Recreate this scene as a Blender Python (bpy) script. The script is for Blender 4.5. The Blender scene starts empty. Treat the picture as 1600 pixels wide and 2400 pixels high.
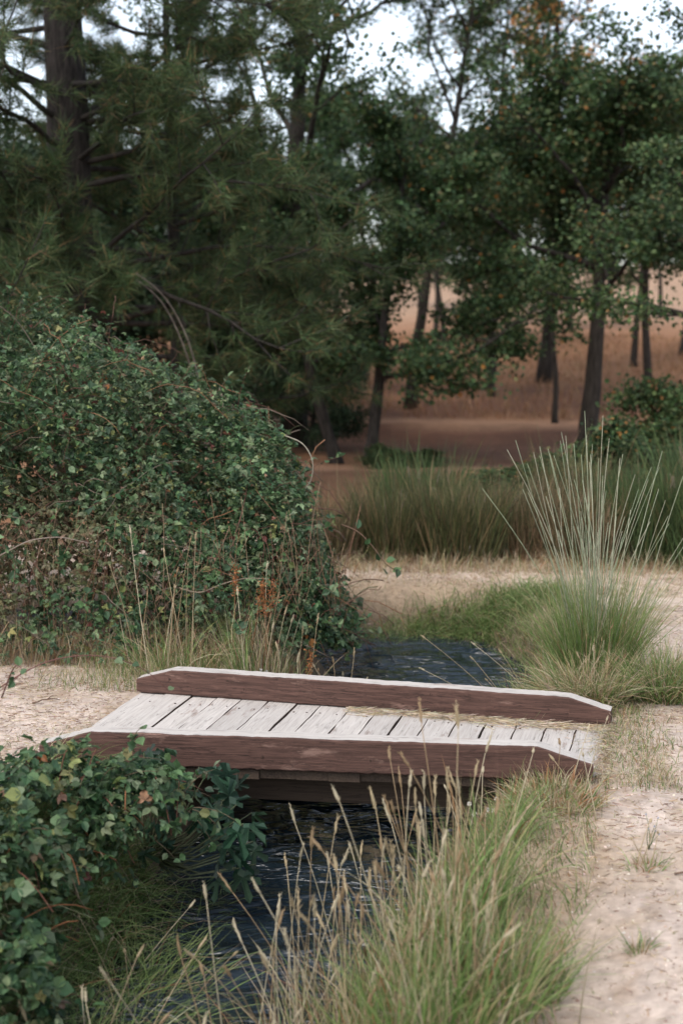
import bpy, math
import numpy as np
from mathutils import Matrix, Vector

# ------------------------------------------------------------------ camera, sky, sun, exposure
scene = bpy.context.scene
C = scene.collection
HORIZON = 740.0; FOC = 3333.0                       # measured on the 1600 x 2400 photograph
cam_d = bpy.data.cameras.new('camera'); cam = bpy.data.objects.new('camera', cam_d); C.objects.link(cam)
cam.location = (0, 0, 2.0)
cam.rotation_euler = (math.radians(90) - math.atan((1200 - HORIZON) / FOC), 0, 0)
cam_d.sensor_fit = 'VERTICAL'; cam_d.sensor_height = 36.0; cam_d.sensor_width = 24.0; cam_d.lens = 50.0
cam_d.clip_start = 0.1; cam_d.clip_end = 2000
cam_d.dof.use_dof = True; cam_d.dof.focus_distance = 6.9; cam_d.dof.aperture_fstop = 2.0
scene.camera = cam
w = bpy.data.worlds.new('World'); scene.world = w; w.use_nodes = True
wn = w.node_tree.nodes; wl = w.node_tree.links
sky = wn.new('ShaderNodeTexSky'); sky.sky_type = 'NISHITA'; sky.sun_disc = False
SUN_EL, SUN_AZ = 55.0, 215.0                        # azimuth clockwise from +Y: high behind the camera, veiled
sky.sun_elevation = math.radians(SUN_EL); sky.sun_rotation = math.radians(SUN_AZ)
sky.air_density = 1.0; sky.dust_density = 2.0; sky.ozone_density = 1.0
hs_ = wn.new('ShaderNodeHueSaturation'); hs_.inputs['Saturation'].default_value = 0.52      # thin even cloud veil
wl.new(sky.outputs[0], hs_.inputs['Color']); wl.new(hs_.outputs[0], wn['Background'].inputs[0]); wn['Background'].inputs[1].default_value = 0.15
sd = bpy.data.lights.new('sun', 'SUN'); sun = bpy.data.objects.new('sun', sd); C.objects.link(sun)
sd.energy = 0.75; sd.angle = math.radians(24); sd.color = (1, 0.93, 0.85)
_a, _e = math.radians(SUN_AZ), math.radians(SUN_EL)
_s = Vector((math.sin(_a) * math.cos(_e), math.cos(_a) * math.cos(_e), math.sin(_e)))
sun.rotation_euler = _s.to_track_quat('Z', 'Y').to_euler(); sun.location = (0, -5, 20)
scene.view_settings.view_transform = 'Standard'; scene.view_settings.look = 'None'
scene.view_settings.exposure = 1.3; scene.view_settings.gamma = 1.0
scene.render.engine = 'CYCLES'

# ------------------------------------------------------------------ helpers
RS = np.random.default_rng
def A(*v): return np.array(v, dtype=float)
def nrm(v): return v / np.maximum(np.linalg.norm(v, axis=-1, keepdims=True), 1e-9)
def hash2(ix, iy, s):
    h = (ix * 374761393 + iy * 668265263 + s * 974634777) & 0xffffffff
    h = ((h ^ (h >> 13)) * 1274126177) & 0xffffffff
    return ((h ^ (h >> 16)) & 0xffff) / 65535.0
def noise2(x, y, s=0):
    x = np.asarray(x, float); y = np.asarray(y, float)
    ix = np.floor(x).astype(np.int64); iy = np.floor(y).astype(np.int64)
    fx = x - ix; fy = y - iy; fx = fx * fx * (3 - 2 * fx); fy = fy * fy * (3 - 2 * fy)
    a = hash2(ix, iy, s); b = hash2(ix + 1, iy, s); c = hash2(ix, iy + 1, s); d = hash2(ix + 1, iy + 1, s)
    return (a * (1 - fx) + b * fx) * (1 - fy) + (c * (1 - fx) + d * fx) * fy
def fbm(x, y, s=0, o=4):
    r = 0; a = 0.5; t = 0
    for k in range(o):
        r = r + a * noise2(x * 2 ** k, y * 2 ** k, s + k); t += a; a *= 0.5
    return r / t
def smooth(a, b, x): t = np.clip((x - a) / (b - a), 0, 1); return t * t * (3 - 2 * t)

class Geo:
    """collects vertices, faces and one albedo per vertex for a single mesh"""
    def __init__(s): s.v = []; s.c = []; s.f = {3: [], 4: []}; s.m = {3: [], 4: []}; s.n = 0
    def add(s, v, c, faces, mat=0):
        v = np.asarray(v, float).reshape(-1, 3); c = np.asarray(c, float)
        if c.ndim == 1: c = np.tile(c, (len(v), 1))
        s.v.append(v); s.c.append(c)
        for k, f in faces.items():
            f = np.asarray(f, dtype=np.int64).reshape(-1, k)
            if len(f): s.f[k].append(f + s.n); s.m[k].append(np.full(len(f), mat))
        s.n += len(v)
    def inst(s, tv, tf, pos, X, Y, Z, col):
        """copies of a small template; X,Y,Z already scaled (n,3); col (n,3)"""
        tv = np.asarray(tv, float); n = len(pos); k = len(tv)
        v = pos[:, None] + tv[None, :, 0:1] * X[:, None] + tv[None, :, 1:2] * Y[:, None] + tv[None, :, 2:3] * Z[:, None]
        off = (np.arange(n) * k)[:, None, None]; fd = {}
        for f in tf: fd.setdefault(len(f), []).append(f)
        s.add(v.reshape(-1, 3), np.repeat(col, k, axis=0), {q: (np.array(l)[None] + off).reshape(-1, q) for q, l in fd.items()})
    def blades(s, base, dirv, length, width, bend, col, coltip=None, segs=4, bdir=None, rng=None):
        """grass ribbons: start along dirv and bend over towards bdir"""
        n = len(base); rng = rng or RS(1); d = nrm(dirv)
        if bdir is None:
            a = rng.uniform(0, 2 * np.pi, n); bdir = np.stack([np.cos(a), np.sin(a), np.zeros(n)], 1)
        side = nrm(np.cross(d, bdir) + 1e-6); ang = rng.uniform(-1.2, 1.2, n)[:, None]
        side = side * np.cos(ang) + np.cross(d, side) * np.sin(ang)
        L = np.asarray(length)[:, None]; B = np.asarray(bend)[:, None]; W = np.asarray(width)[:, None]
        if coltip is None: coltip = col
        vs = []; cs = []
        for i in range(segs):
            t = i / segs
            p = base + d * L * (t - 0.25 * B * t ** 3) + (bdir * 0.8 - A(0, 0, 1) * 0.55 * np.minimum(B, 1.3)) * L * B * t ** 2.2
            wv = side * W * 0.5 * (1 - t ** 1.6 * 0.8)
            vs += [p - wv, p + wv]; cc = col * (1 - t) + coltip * t; cs += [cc, cc]
        p = base + d * L * (1 - 0.25 * B) + (bdir * 0.8 - A(0, 0, 1) * 0.55 * np.minimum(B, 1.3)) * L * B
        vs.append(p); cs.append(coltip)
        k = len(vs); v = np.stack(vs, 1).reshape(-1, 3); c = np.stack(cs, 1).reshape(-1, 3)
        off = (np.arange(n) * k)[:, None, None]
        q = np.array([[2 * i, 2 * i + 1, 2 * i + 3, 2 * i + 2] for i in range(segs - 1)], dtype=np.int64).reshape(-1, 4)
        t3 = np.array([[2 * segs - 2, 2 * segs - 1, 2 * segs]])
        s.add(v, c, {4: (q[None] + off), 3: (t3[None] + off)})
        return p
    def tube(s, pts, rad, col, sides=6, rough=0.0, rng=None, cap=True):
        pts = np.asarray(pts, float); n = len(pts); rad = np.broadcast_to(np.asarray(rad, float), (n,))
        t = nrm(np.gradient(pts, axis=0)); ref = A(0.13, 0.31, 0.94) if abs(t[0, 2]) < 0.9 else A(0.96, 0.21, 0.15)
        vs = []
        for i in range(n):
            u = nrm(np.cross(t[i], ref)); v = np.cross(t[i], u)
            a = np.arange(sides) / sides * 2 * np.pi; r = rad[i] * np.ones(sides)
            if rough and rng is not None: r = r * (1 + rng.uniform(-rough, rough, sides))
            vs.append(pts[i] + (np.cos(a) * r)[:, None] * u + (np.sin(a) * r)[:, None] * v)
        vs = np.concatenate(vs); q = []
        for i in range(n - 1):
            for j in range(sides):
                j2 = (j + 1) % sides; q.append([i * sides + j, i * sides + j2, (i + 1) * sides + j2, (i + 1) * sides + j])
        tr = []
        if cap:
            for j in range(1, sides - 1):
                tr.append([0, j + 1, j]); b = (n - 1) * sides; tr.append([b, b + j, b + j + 1])
        s.add(vs, col, {4: q, 3: tr})
    def mesh(s, name, mats, smoothed=False):
        me = bpy.data.meshes.new(name)
        v = np.concatenate(s.v); c = np.concatenate(s.c)
        f3 = np.concatenate(s.f[3]) if s.f[3] else np.zeros((0, 3), int); f4 = np.concatenate(s.f[4]) if s.f[4] else np.zeros((0, 4), int)
        mi = np.concatenate([np.concatenate(s.m[k]) if s.m[k] else np.zeros(0) for k in (3, 4)]).astype(np.int32)
        loops = np.concatenate([f3.ravel(), f4.ravel()]).astype(np.int32)
        tot = np.concatenate([np.full(len(f3), 3), np.full(len(f4), 4)]).astype(np.int32)
        st = np.concatenate([[0], np.cumsum(tot)[:-1]]).astype(np.int32)
        me.vertices.add(len(v)); me.vertices.foreach_set('co', v.astype(np.float32).ravel())
        me.loops.add(len(loops)); me.loops.foreach_set('vertex_index', loops)
        me.polygons.add(len(tot)); me.polygons.foreach_set('loop_start', st); me.polygons.foreach_set('loop_total', tot)
        me.polygons.foreach_set('material_index', mi)
        me.polygons.foreach_set('use_smooth', np.full(len(tot), smoothed))
        at = me.color_attributes.new('Col', 'FLOAT_COLOR', 'POINT')
        at.data.foreach_set('color', np.concatenate([c, np.ones((len(c), 1))], 1).astype(np.float32).ravel())
        me.update(calc_edges=True)
        for m in (mats if isinstance(mats, (list, tuple)) else [mats]): me.materials.append(m)
        return me
    def obj(s, name, mats, parent=None, smoothed=False, kind=None):
        return link(name, s.mesh(name, mats, smoothed), parent, kind)

def link(name, data, parent=None, kind=None):
    o = bpy.data.objects.new(name, data); C.objects.link(o)
    if parent: o.parent = parent
    if kind: o['kind'] = kind
    return o
def tag(o, label, cat, group=None, kind=None):
    o['label'] = label; o['category'] = cat
    if group: o['group'] = group
    if kind: o['kind'] = kind
    return o
def thing(name, loc, label, cat, group=None):
    o = link(name, None); o.location = loc; o.empty_display_size = 0.1
    return tag(o, label, cat, group)
def copy_thing(o, loc, rz, sc, label):
    r = o.copy(); C.objects.link(r); r.location = loc; r.rotation_euler = (0, 0, rz); r.scale = (sc, sc, sc); r['label'] = label
    for ch in list(o.children):
        c = ch.copy(); C.objects.link(c); c.parent = r
    return r
def pick(rng, n, pal, wts, jit=0.25):
    pal = np.array(pal, float); wts = np.array(wts, float) / sum(wts)
    c = pal[rng.choice(len(pal), n, p=wts)]
    return np.clip(c * (1 + rng.uniform(-jit, jit, (n, 1))) * (1 + rng.uniform(-0.1, 0.1, (n, 3))), 0, 1)
def frames(d, n, rng=None):
    d = nrm(d); n = n - (n * d).sum(-1, keepdims=True) * d; n = nrm(n)
    return np.cross(d, n), d, n

# ------------------------------------------------------------------ materials
def new_mat(name):
    m = bpy.data.materials.new(name); m.use_nodes = True
    nt = m.node_tree; b = nt.nodes['Principled BSDF']; return m, nt, b
def N(nt, typ, **kw):
    n = nt.nodes.new(typ)
    for k, v in kw.items(): setattr(n, k, v)
    return n
def foliage_mat(name, transl=0.35, rough=0.55, spec=0.3, mott=0.3, scale=40):
    m, nt, b = new_mat(name); L = nt.links.new
    at = N(nt, 'ShaderNodeAttribute', attribute_name='Col')
    no = N(nt, 'ShaderNodeTexNoise'); no.inputs['Scale'].default_value = scale; no.inputs['Detail'].default_value = 2
    tc = N(nt, 'ShaderNodeTexCoord'); L(tc.outputs['Object'], no.inputs['Vector'])
    mr = N(nt, 'ShaderNodeMapRange'); mr.inputs[3].default_value = 1 - mott; mr.inputs[4].default_value = 1 + mott
    mr.inputs[1].default_value = 0.3; mr.inputs[2].default_value = 0.7
    L(no.outputs['Fac'], mr.inputs[0])
    mx = N(nt, 'ShaderNodeVectorMath', operation='SCALE'); L(at.outputs['Color'], mx.inputs[0]); L(mr.outputs[0], mx.inputs['Scale'])
    L(mx.outputs[0], b.inputs['Base Color']); b.inputs['Roughness'].default_value = rough; b.inputs['Specular IOR Level'].default_value = spec
    tr = N(nt, 'ShaderNodeBsdfTranslucent'); L(mx.outputs[0], tr.inputs['Color'])
    ms = N(nt, 'ShaderNodeMixShader'); ms.inputs[0].default_value = transl
    L(b.outputs[0], ms.inputs[1]); L(tr.outputs[0], ms.inputs[2]); L(ms.outputs[0], nt.nodes['Material Output'].inputs['Surface'])
    return m
def attr_mat(name, rough=0.9, scale=30, mott=0.35, bump=0.3, stretch=(1, 1, 1), dist=0.01, spec=0.2, big=0):
    m, nt, b = new_mat(name); L = nt.links.new
    at = N(nt, 'ShaderNodeAttribute', attribute_name='Col'); tc = N(nt, 'ShaderNodeTexCoord')
    mp = N(nt, 'ShaderNodeMapping'); mp.inputs['Scale'].default_value = stretch; L(tc.outputs['Object'], mp.inputs[0])
    no = N(nt, 'ShaderNodeTexNoise'); no.inputs['Scale'].default_value = scale; no.inputs['Detail'].default_value = 6; no.inputs['Roughness'].default_value = 0.65
    L(mp.outputs[0], no.inputs['Vector'])
    mr = N(nt, 'ShaderNodeMapRange'); mr.inputs[1].default_value = 0.3; mr.inputs[2].default_value = 0.7
    mr.inputs[3].default_value = 1 - mott; mr.inputs[4].default_value = 1 + mott; L(no.outputs['Fac'], mr.inputs[0])
    mx = N(nt, 'ShaderNodeVectorMath', operation='SCALE'); L(at.outputs['Color'], mx.inputs[0]); L(mr.outputs[0], mx.inputs['Scale'])
    if big:
        nb = N(nt, 'ShaderNodeTexNoise'); nb.inputs['Scale'].default_value = big; nb.inputs['Detail'].default_value = 8; nb.inputs['Roughness'].default_value = 0.7; L(tc.outputs['Object'], nb.inputs['Vector'])
        m2 = N(nt, 'ShaderNodeMapRange'); m2.inputs[1].default_value = 0.32; m2.inputs[2].default_value = 0.66; m2.inputs[3].default_value = 0.8; m2.inputs[4].default_value = 1.14; L(nb.outputs['Fac'], m2.inputs[0])
        m3 = N(nt, 'ShaderNodeVectorMath', operation='SCALE'); L(mx.outputs[0], m3.inputs[0]); L(m2.outputs[0], m3.inputs['Scale']); mx = m3
    L(mx.outputs[0], b.inputs['Base Color']); b.inputs['Roughness'].default_value = rough; b.inputs['Specular IOR Level'].default_value = spec
    bp = N(nt, 'ShaderNodeBump'); bp.inputs['Strength'].default_value = bump; bp.inputs['Distance'].default_value = dist
    L(no.outputs['Fac'], bp.inputs['Height']); L(bp.outputs[0], b.inputs['Normal'])
    return m
def wood_mat(name, c1, c2, c3, wear, rough=0.75, crack=0.7):
    """grain runs along the object's own X axis; c3 shows in worn patches"""
    m, nt, b = new_mat(name); L = nt.links.new
    tc = N(nt, 'ShaderNodeTexCoord'); oi = N(nt, 'ShaderNodeObjectInfo')
    ad = N(nt, 'ShaderNodeVectorMath', operation='MULTIPLY_ADD'); L(oi.outputs['Random'], ad.inputs[0]); ad.inputs[1].default_value = (37, 19, 53); L(tc.outputs['Object'], ad.inputs[2])
    mp = N(nt, 'ShaderNodeMapping'); mp.inputs['Scale'].default_value = (3, 60, 60); L(ad.outputs[0], mp.inputs[0])
    g = N(nt, 'ShaderNodeTexNoise'); g.inputs['Scale'].default_value = 1.6; g.inputs['Detail'].default_value = 8; g.inputs['Roughness'].default_value = 0.7; g.inputs['Distortion'].default_value = 0.6
    L(mp.outputs[0], g.inputs['Vector'])
    mp2 = N(nt, 'ShaderNodeMapping'); mp2.inputs['Scale'].default_value = (2.2, 9, 9); L(ad.outputs[0], mp2.inputs[0])
    p = N(nt, 'ShaderNodeTexNoise'); p.inputs['Scale'].default_value = 1.5; p.inputs['Detail'].default_value = 9; p.inputs['Roughness'].default_value = 0.72
    L(mp2.outputs[0], p.inputs['Vector'])
    r1 = N(nt, 'ShaderNodeValToRGB'); r1.color_ramp.elements[0].position = 0.32; r1.color_ramp.elements[1].position = 0.68
    r1.color_ramp.elements[0].color = (*c1, 1); r1.color_ramp.elements[1].color = (*c2, 1); L(g.outputs['Fac'], r1.inputs[0])
    r2 = N(nt, 'ShaderNodeValToRGB'); r2.color_ramp.elements[0].position = wear; r2.color_ramp.elements[1].position = wear + 0.09
    r2.color_ramp.elements[0].color = (0, 0, 0, 1); r2.color_ramp.elements[1].color = (1, 1, 1, 1); L(p.outputs['Fac'], r2.inputs[0])
    mx = N(nt, 'ShaderNodeMixRGB'); L(r2.outputs[0], mx.inputs[0]); L(r1.outputs[0], mx.inputs[1]); mx.inputs[2].default_value = (*c3, 1)
    mp3 = N(nt, 'ShaderNodeMapping'); mp3.inputs['Scale'].default_value = (1.6, 26, 26); L(ad.outputs[0], mp3.inputs[0])
    ck = N(nt, 'ShaderNodeTexNoise'); ck.inputs['Scale'].default_value = 1.0; ck.inputs['Detail'].default_value = 5; ck.inputs['Distortion'].default_value = 0.4; L(mp3.outputs[0], ck.inputs['Vector'])
    r3 = N(nt, 'ShaderNodeValToRGB'); e = r3.color_ramp.elements; e[0].position = 0.0; e[0].color = (1, 1, 1, 1); e[1].position = 1.0; e[1].color = (1, 1, 1, 1)
    for po_, v_ in ((0.488, 1.0), (0.5, 0.35), (0.512, 1.0)): q_ = e.new(po_); q_.color = (v_, v_, v_, 1)
    L(ck.outputs['Fac'], r3.inputs[0]); mk = N(nt, 'ShaderNodeMixRGB', blend_type='MULTIPLY'); mk.inputs[0].default_value = crack; L(mx.outputs[0], mk.inputs[1]); L(r3.outputs[0], mk.inputs[2]); mx = mk
    br = N(nt, 'ShaderNodeMapRange'); L(oi.outputs['Random'], br.inputs[0]); br.inputs[3].default_value = 0.88; br.inputs[4].default_value = 1.08
    sc = N(nt, 'ShaderNodeVectorMath', operation='SCALE'); L(mx.outputs[0], sc.inputs[0]); L(br.outputs[0], sc.inputs['Scale'])
    L(sc.outputs[0], b.inputs['Base Color']); b.inputs['Roughness'].default_value = rough; b.inputs['Specular IOR Level'].default_value = 0.3
    bp = N(nt, 'ShaderNodeBump'); bp.inputs['Strength'].default_value = 0.6; bp.inputs['Distance'].default_value = 0.004
    L(g.outputs['Fac'], bp.inputs['Height']); L(bp.outputs[0], b.inputs['Normal'])
    return m
M_leaf = foliage_mat('leaf_matte', 0.3, 0.5, 0.3)
M_far = foliage_mat('tree_leaf', 0.3, 0.6, 0.25, 0.2, 6)
M_grass = foliage_mat('grass_blade', 0.3, 0.6, 0.25, 0.15, 30)
M_bark = attr_mat('bark', 0.95, 9, 0.75, 0.8, (3, 3, 0.6), 0.03)
M_stem = attr_mat('stem', 0.8, 60, 0.25, 0.2)
M_ground = attr_mat('earth', 0.95, 22, 0.26, 0.42, (1, 1, 1), 0.02, 0.2, 1.6)
M_paint = wood_mat('weathered_plank_top', (0.345, 0.312, 0.278), (0.50, 0.462, 0.42), (0.24, 0.185, 0.155), 0.585)
M_brown = wood_mat('brown_stained_wood', (0.036, 0.018, 0.013), (0.120, 0.063, 0.048), (0.19, 0.115, 0.09), 0.585, 0.8, 0.9)
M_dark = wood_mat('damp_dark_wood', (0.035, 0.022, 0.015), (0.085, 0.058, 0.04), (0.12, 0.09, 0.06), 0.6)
M_nail, _nt, _b = new_mat('rusty_iron'); _b.inputs['Base Color'].default_value = (0.04, 0.022, 0.015, 1); _b.inputs['Roughness'].default_value = 0.8

def water_mat():
    m, nt, b = new_mat('stream_water'); L = nt.links.new
    tc = N(nt, 'ShaderNodeTexCoord'); hs = []
    for sc, st, de in ((1.0, (3.5, 9, 1), 2), (1.0, (10, 24, 1), 1)):
        mp = N(nt, 'ShaderNodeMapping'); mp.inputs['Scale'].default_value = st; mp.inputs['Rotation'].default_value = (0, 0, -0.15); L(tc.outputs['Object'], mp.inputs[0])
        no = N(nt, 'ShaderNodeTexNoise'); no.inputs['Scale'].default_value = sc; no.inputs['Detail'].default_value = de; no.inputs['Roughness'].default_value = 0.4; no.inputs['Distortion'].default_value = 1.0
        L(mp.outputs[0], no.inputs['Vector']); hs.append(no)
    mu = N(nt, 'ShaderNodeMath', operation='MULTIPLY_ADD'); L(hs[1].outputs['Fac'], mu.inputs[0]); mu.inputs[1].default_value = 0.22; L(hs[0].outputs['Fac'], mu.inputs[2])
    pn = N(nt, 'ShaderNodeTexNoise'); pn.inputs['Scale'].default_value = 1.7; pn.inputs['Detail'].default_value = 3; L(tc.outputs['Object'], pn.inputs['Vector'])
    pr = N(nt, 'ShaderNodeMapRange'); pr.inputs[1].default_value = 0.42; pr.inputs[2].default_value = 0.62; pr.inputs[3].default_value = 0.5; pr.inputs[4].default_value = 2.6; L(pn.outputs['Fac'], pr.inputs[0])
    mm = N(nt, 'ShaderNodeMath', operation='MULTIPLY'); L(mu.outputs[0], mm.inputs[0]); L(pr.outputs[0], mm.inputs[1])
    bp = N(nt, 'ShaderNodeBump'); bp.inputs['Strength'].default_value = 1.0; bp.inputs['Distance'].default_value = 0.075
    L(mm.outputs[0], bp.inputs['Height']); L(bp.outputs[0], b.inputs['Normal'])
    b.inputs['Base Color'].default_value = (0.012, 0.020, 0.026, 1); b.inputs['Roughness'].default_value = 0.03; b.inputs['IOR'].default_value = 1.33
    b.inputs['Specular IOR Level'].default_value = 0.6
    return m
M_water = water_mat()

# ------------------------------------------------------------------ terrain
STREAM = np.array([(-1.9, 0.0), (-1.2, 2.0), (-0.85, 3.5), (-0.42, 5.0), (-0.02, 6.6), (0.42, 8.1), (0.68, 9.0), (0.45, 9.62), (-0.6, 10.0), (-3.0, 10.5), (-8, 11.5), (-20, 13)])
def stream_dist(x, y):
    x = np.asarray(x, float); y = np.asarray(y, float); best = np.full(np.broadcast(x, y).shape, 1e9)
    for a, b in zip(STREAM[:-1], STREAM[1:]):
        d = b - a; t = np.clip(((x - a[0]) * d[0] + (y - a[1]) * d[1]) / (d @ d), 0, 1)
        best = np.minimum(best, np.hypot(x - a[0] - t * d[0], y - a[1] - t * d[1]))
    return best
def water_z(y): return np.interp(y, [0, 4, 6.5, 8.5, 10, 20], [-0.62, -0.55, -0.47, -0.36, -0.31, -0.31])
def ground_z(x, y):
    x = np.asarray(x, float); y = np.asarray(y, float)
    sdist = stream_dist(x, y) + 0.16 * (fbm(x * 1.6, y * 1.6, 3) - 0.5)
    z = -0.014 + 0.05 * (fbm(x * 1.1, y * 1.1, 11) - 0.5) * smooth(0.6, 1.6, sdist)
    z = z + 0.012 * (fbm(x * 9, y * 9, 21) - 0.5)
    bank = 1 - smooth(0.48, 0.98, sdist)
    z = z * (1 - bank) + (water_z(y) - 0.14) * bank
    z = z - 0.12 * smooth(1.2, 0.7, x) * smooth(5.6, 4.0, y) * (1 - bank)         # near right verge sags to the stream
    z = z + 0.16 * smooth(24.6, 25.6, y + 0.5 * np.sin(x * 0.4)) - 0.1 * smooth(17, 21, y)
    z = z + np.interp(y, [26, 40, 80, 130, 200, 320, 900], [0, 0.75, 3.0, 6.5, 8.5, 6, 0])
    z = z + smooth(20, 60, y) * 1.2 * (fbm(x * 0.05 + 5, y * 0.05, 31) - 0.5) + smooth(13, 24, y) * 0.14 * (fbm(x * 0.6, y * 0.6, 41) - 0.5)
    return z
def gz(x, y): return float(ground_z(np.array([x]), np.array([y]))[0])
def spaced(a, b, st, lo, hi, g=1.22):
    mid = list(np.arange(a, b, st)); out = []; p = b; s = st
    while p < hi: out.append(p); s *= g; p += s
    out.append(hi); low = []; p = a; s = st
    while p > lo: s *= g; p -= s; low.append(p)
    return np.array(low[::-1] + mid + out)
gx = spaced(-2.6, 3.2, 0.035, -400, 400); gy = spaced(3.0, 13.0, 0.04, -60, 900, 1.06)
GX, GY = np.meshgrid(gx, gy); GZ = ground_z(GX, GY)
sdg = stream_dist(GX, GY)
sand = A(0.44, 0.36, 0.30); straw = A(0.48, 0.385, 0.31); soil = A(0.08, 0.058, 0.04); tan = A(0.23, 0.115, 0.058); litter = A(0.135, 0.064, 0.038); green = A(0.12, 0.13, 0.06)
def mixc(c, d, m): return c * (1 - m[..., None]) + d * m[..., None]
n1 = fbm(GX * 1.3, GY * 1.3, 51); n2 = fbm(GX * 5, GY * 5, 61); n3 = fbm(GX * 14, GY * 14, 71)
col = np.ones(GX.shape + (3,)) * sand
col = mixc(col, straw, smooth(9.2, 10.2, GY + (n1 - 0.5)))
col = mixc(col, np.broadcast_to(A(0.33, 0.25, 0.17), col.shape), smooth(0.5, 0.72, n2) * 0.55)
col = mixc(col, np.broadcast_to(A(0.24, 0.16, 0.10), col.shape), smooth(0.56, 0.75, n3) * 0.5)
verge = (1 - smooth(1.0, 1.5, sdg + 0.5 * (n1 - 0.5))) * smooth(11.5, 10.5, GY)
col = mixc(col, np.broadcast_to(A(0.26, 0.19, 0.12), col.shape), verge * 0.8)
col = mixc(col, soil, 1 - smooth(0.6, 0.95, sdg + 0.25 * (n2 - 0.5)))
far = smooth(12.0, 14, GY); col = mixc(col, tan, far)
lit_ = smooth(17, 20, GY) * (1 - smooth(31, 37, GY + 5 * (n1 - 0.5))); col = mixc(col, litter, lit_ * smooth(0.25, 0.5, fbm(GX * 0.35, GY * 0.7, 81)))
col = mixc(col, np.broadcast_to(A(0.29, 0.185, 0.115), col.shape), smooth(48, 64, GY))
for yb, wb in ((26.2, 1.2), (19.6, 1.3)):
    col = mixc(col, np.broadcast_to(A(0.34, 0.19, 0.11), col.shape), smooth(0.3, 0.7, (1 - np.abs(GY + 0.5 * np.sin(GX * 0.4) + 0.8 * (n1 - 0.5) - yb) / wb)) * 0.85)
g = Geo(); ny, nx = GX.shape; idx = np.arange(nx * ny).reshape(ny, nx)
g.add(np.stack([GX, GY, GZ], -1), col.reshape(-1, 3), {4: np.stack([idx[:-1, :-1], idx[:-1, 1:], idx[1:, 1:], idx[1:, :-1]], -1)})
ground = g.obj('ground', M_ground, None, True, 'structure')
ground['label'] = 'pale sandy earth and dry grass rising to a tan hillside'
# water: a ribbon along the stream
g = Geo(); tt = []; cen = []
for a, b in zip(STREAM[:-2], STREAM[1:-1]):
    for k in np.linspace(0, 1, 24, endpoint=False): cen.append(a + (b - a) * k)
cen = np.array(cen)
for _ in range(30): cen[1:-1] = (cen[:-2] + cen[1:-1] * 2 + cen[2:]) / 4
tg = nrm(np.gradient(cen, axis=0)); nm = np.stack([-tg[:, 1], tg[:, 0]], 1); W = np.linspace(-0.85, 0.85, 25)
wx = cen[:, None, 0] + nm[:, None, 0] * W; wy = cen[:, None, 1] + nm[:, None, 1] * W
wz = water_z(wy) + 0.03 * (fbm(wx * 5, wy * 3, 91) - 0.5) * smooth(9.2, 7.5, wy) + 0.008 * (fbm(wx * 12, wy * 9, 95) - 0.5)
idx = np.arange(wx.size).reshape(wx.shape)
g.add(np.stack([wx, wy, wz], -1), A(0, 0, 0), {4: np.stack([idx[:-1, :-1], idx[1:, :-1], idx[1:, 1:], idx[:-1, 1:]], -1)})
wo = g.obj('stream_water', M_water, None, True, 'structure'); wo['label'] = 'dark rippling stream running under the bridge'

# ------------------------------------------------------------------ footbridge
FL, FR, NR, NL = A(-1.074, 7.443, 0), A(1.312, 6.807, 0), A(1.112, 6.02, 0), A(-1.36, 6.27, 0)
bridge = thing('footbridge', (0, 6.6, 0), 'small wooden plank footbridge with two low brown side beams over the stream', 'bridge')
B0 = A(0, 6.6, 0)
def prism(name, poly_bottom, poly_top, mats, parent, top_mat=1, chip=None):
    """six sided solid in local axes, bevelled; top face takes material slot top_mat"""
    import bmesh
    bm = bmesh.new(); b = [bm.verts.new(p) for p in poly_bottom]; t = [bm.verts.new(p) for p in poly_top]; n = len(b)
    bm.faces.new(b[::-1]); tf = bm.faces.new(t)
    for i in range(n): bm.faces.new([b[i], b[(i + 1) % n], t[(i + 1) % n], t[i]])
    bmesh.ops.bevel(bm, geom=bm.edges[:], offset=0.004, segments=2, affect='EDGES', profile=0.5)
    bm.normal_update()
    for f in bm.faces:
        f.material_index = top_mat if f.normal.z > 0.6 else 0
    me = bpy.data.meshes.new(name); bm.to_mesh(me); bm.free()
    for m in mats: me.materials.append(m)
    return link(name, me, parent)
rng = RS(7); NP = 17; PT = 0.045
edges = np.linspace(0, 1, NP + 1) + np.concatenate([[0], rng.uniform(-0.004, 0.004, NP - 1), [0]])
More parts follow.
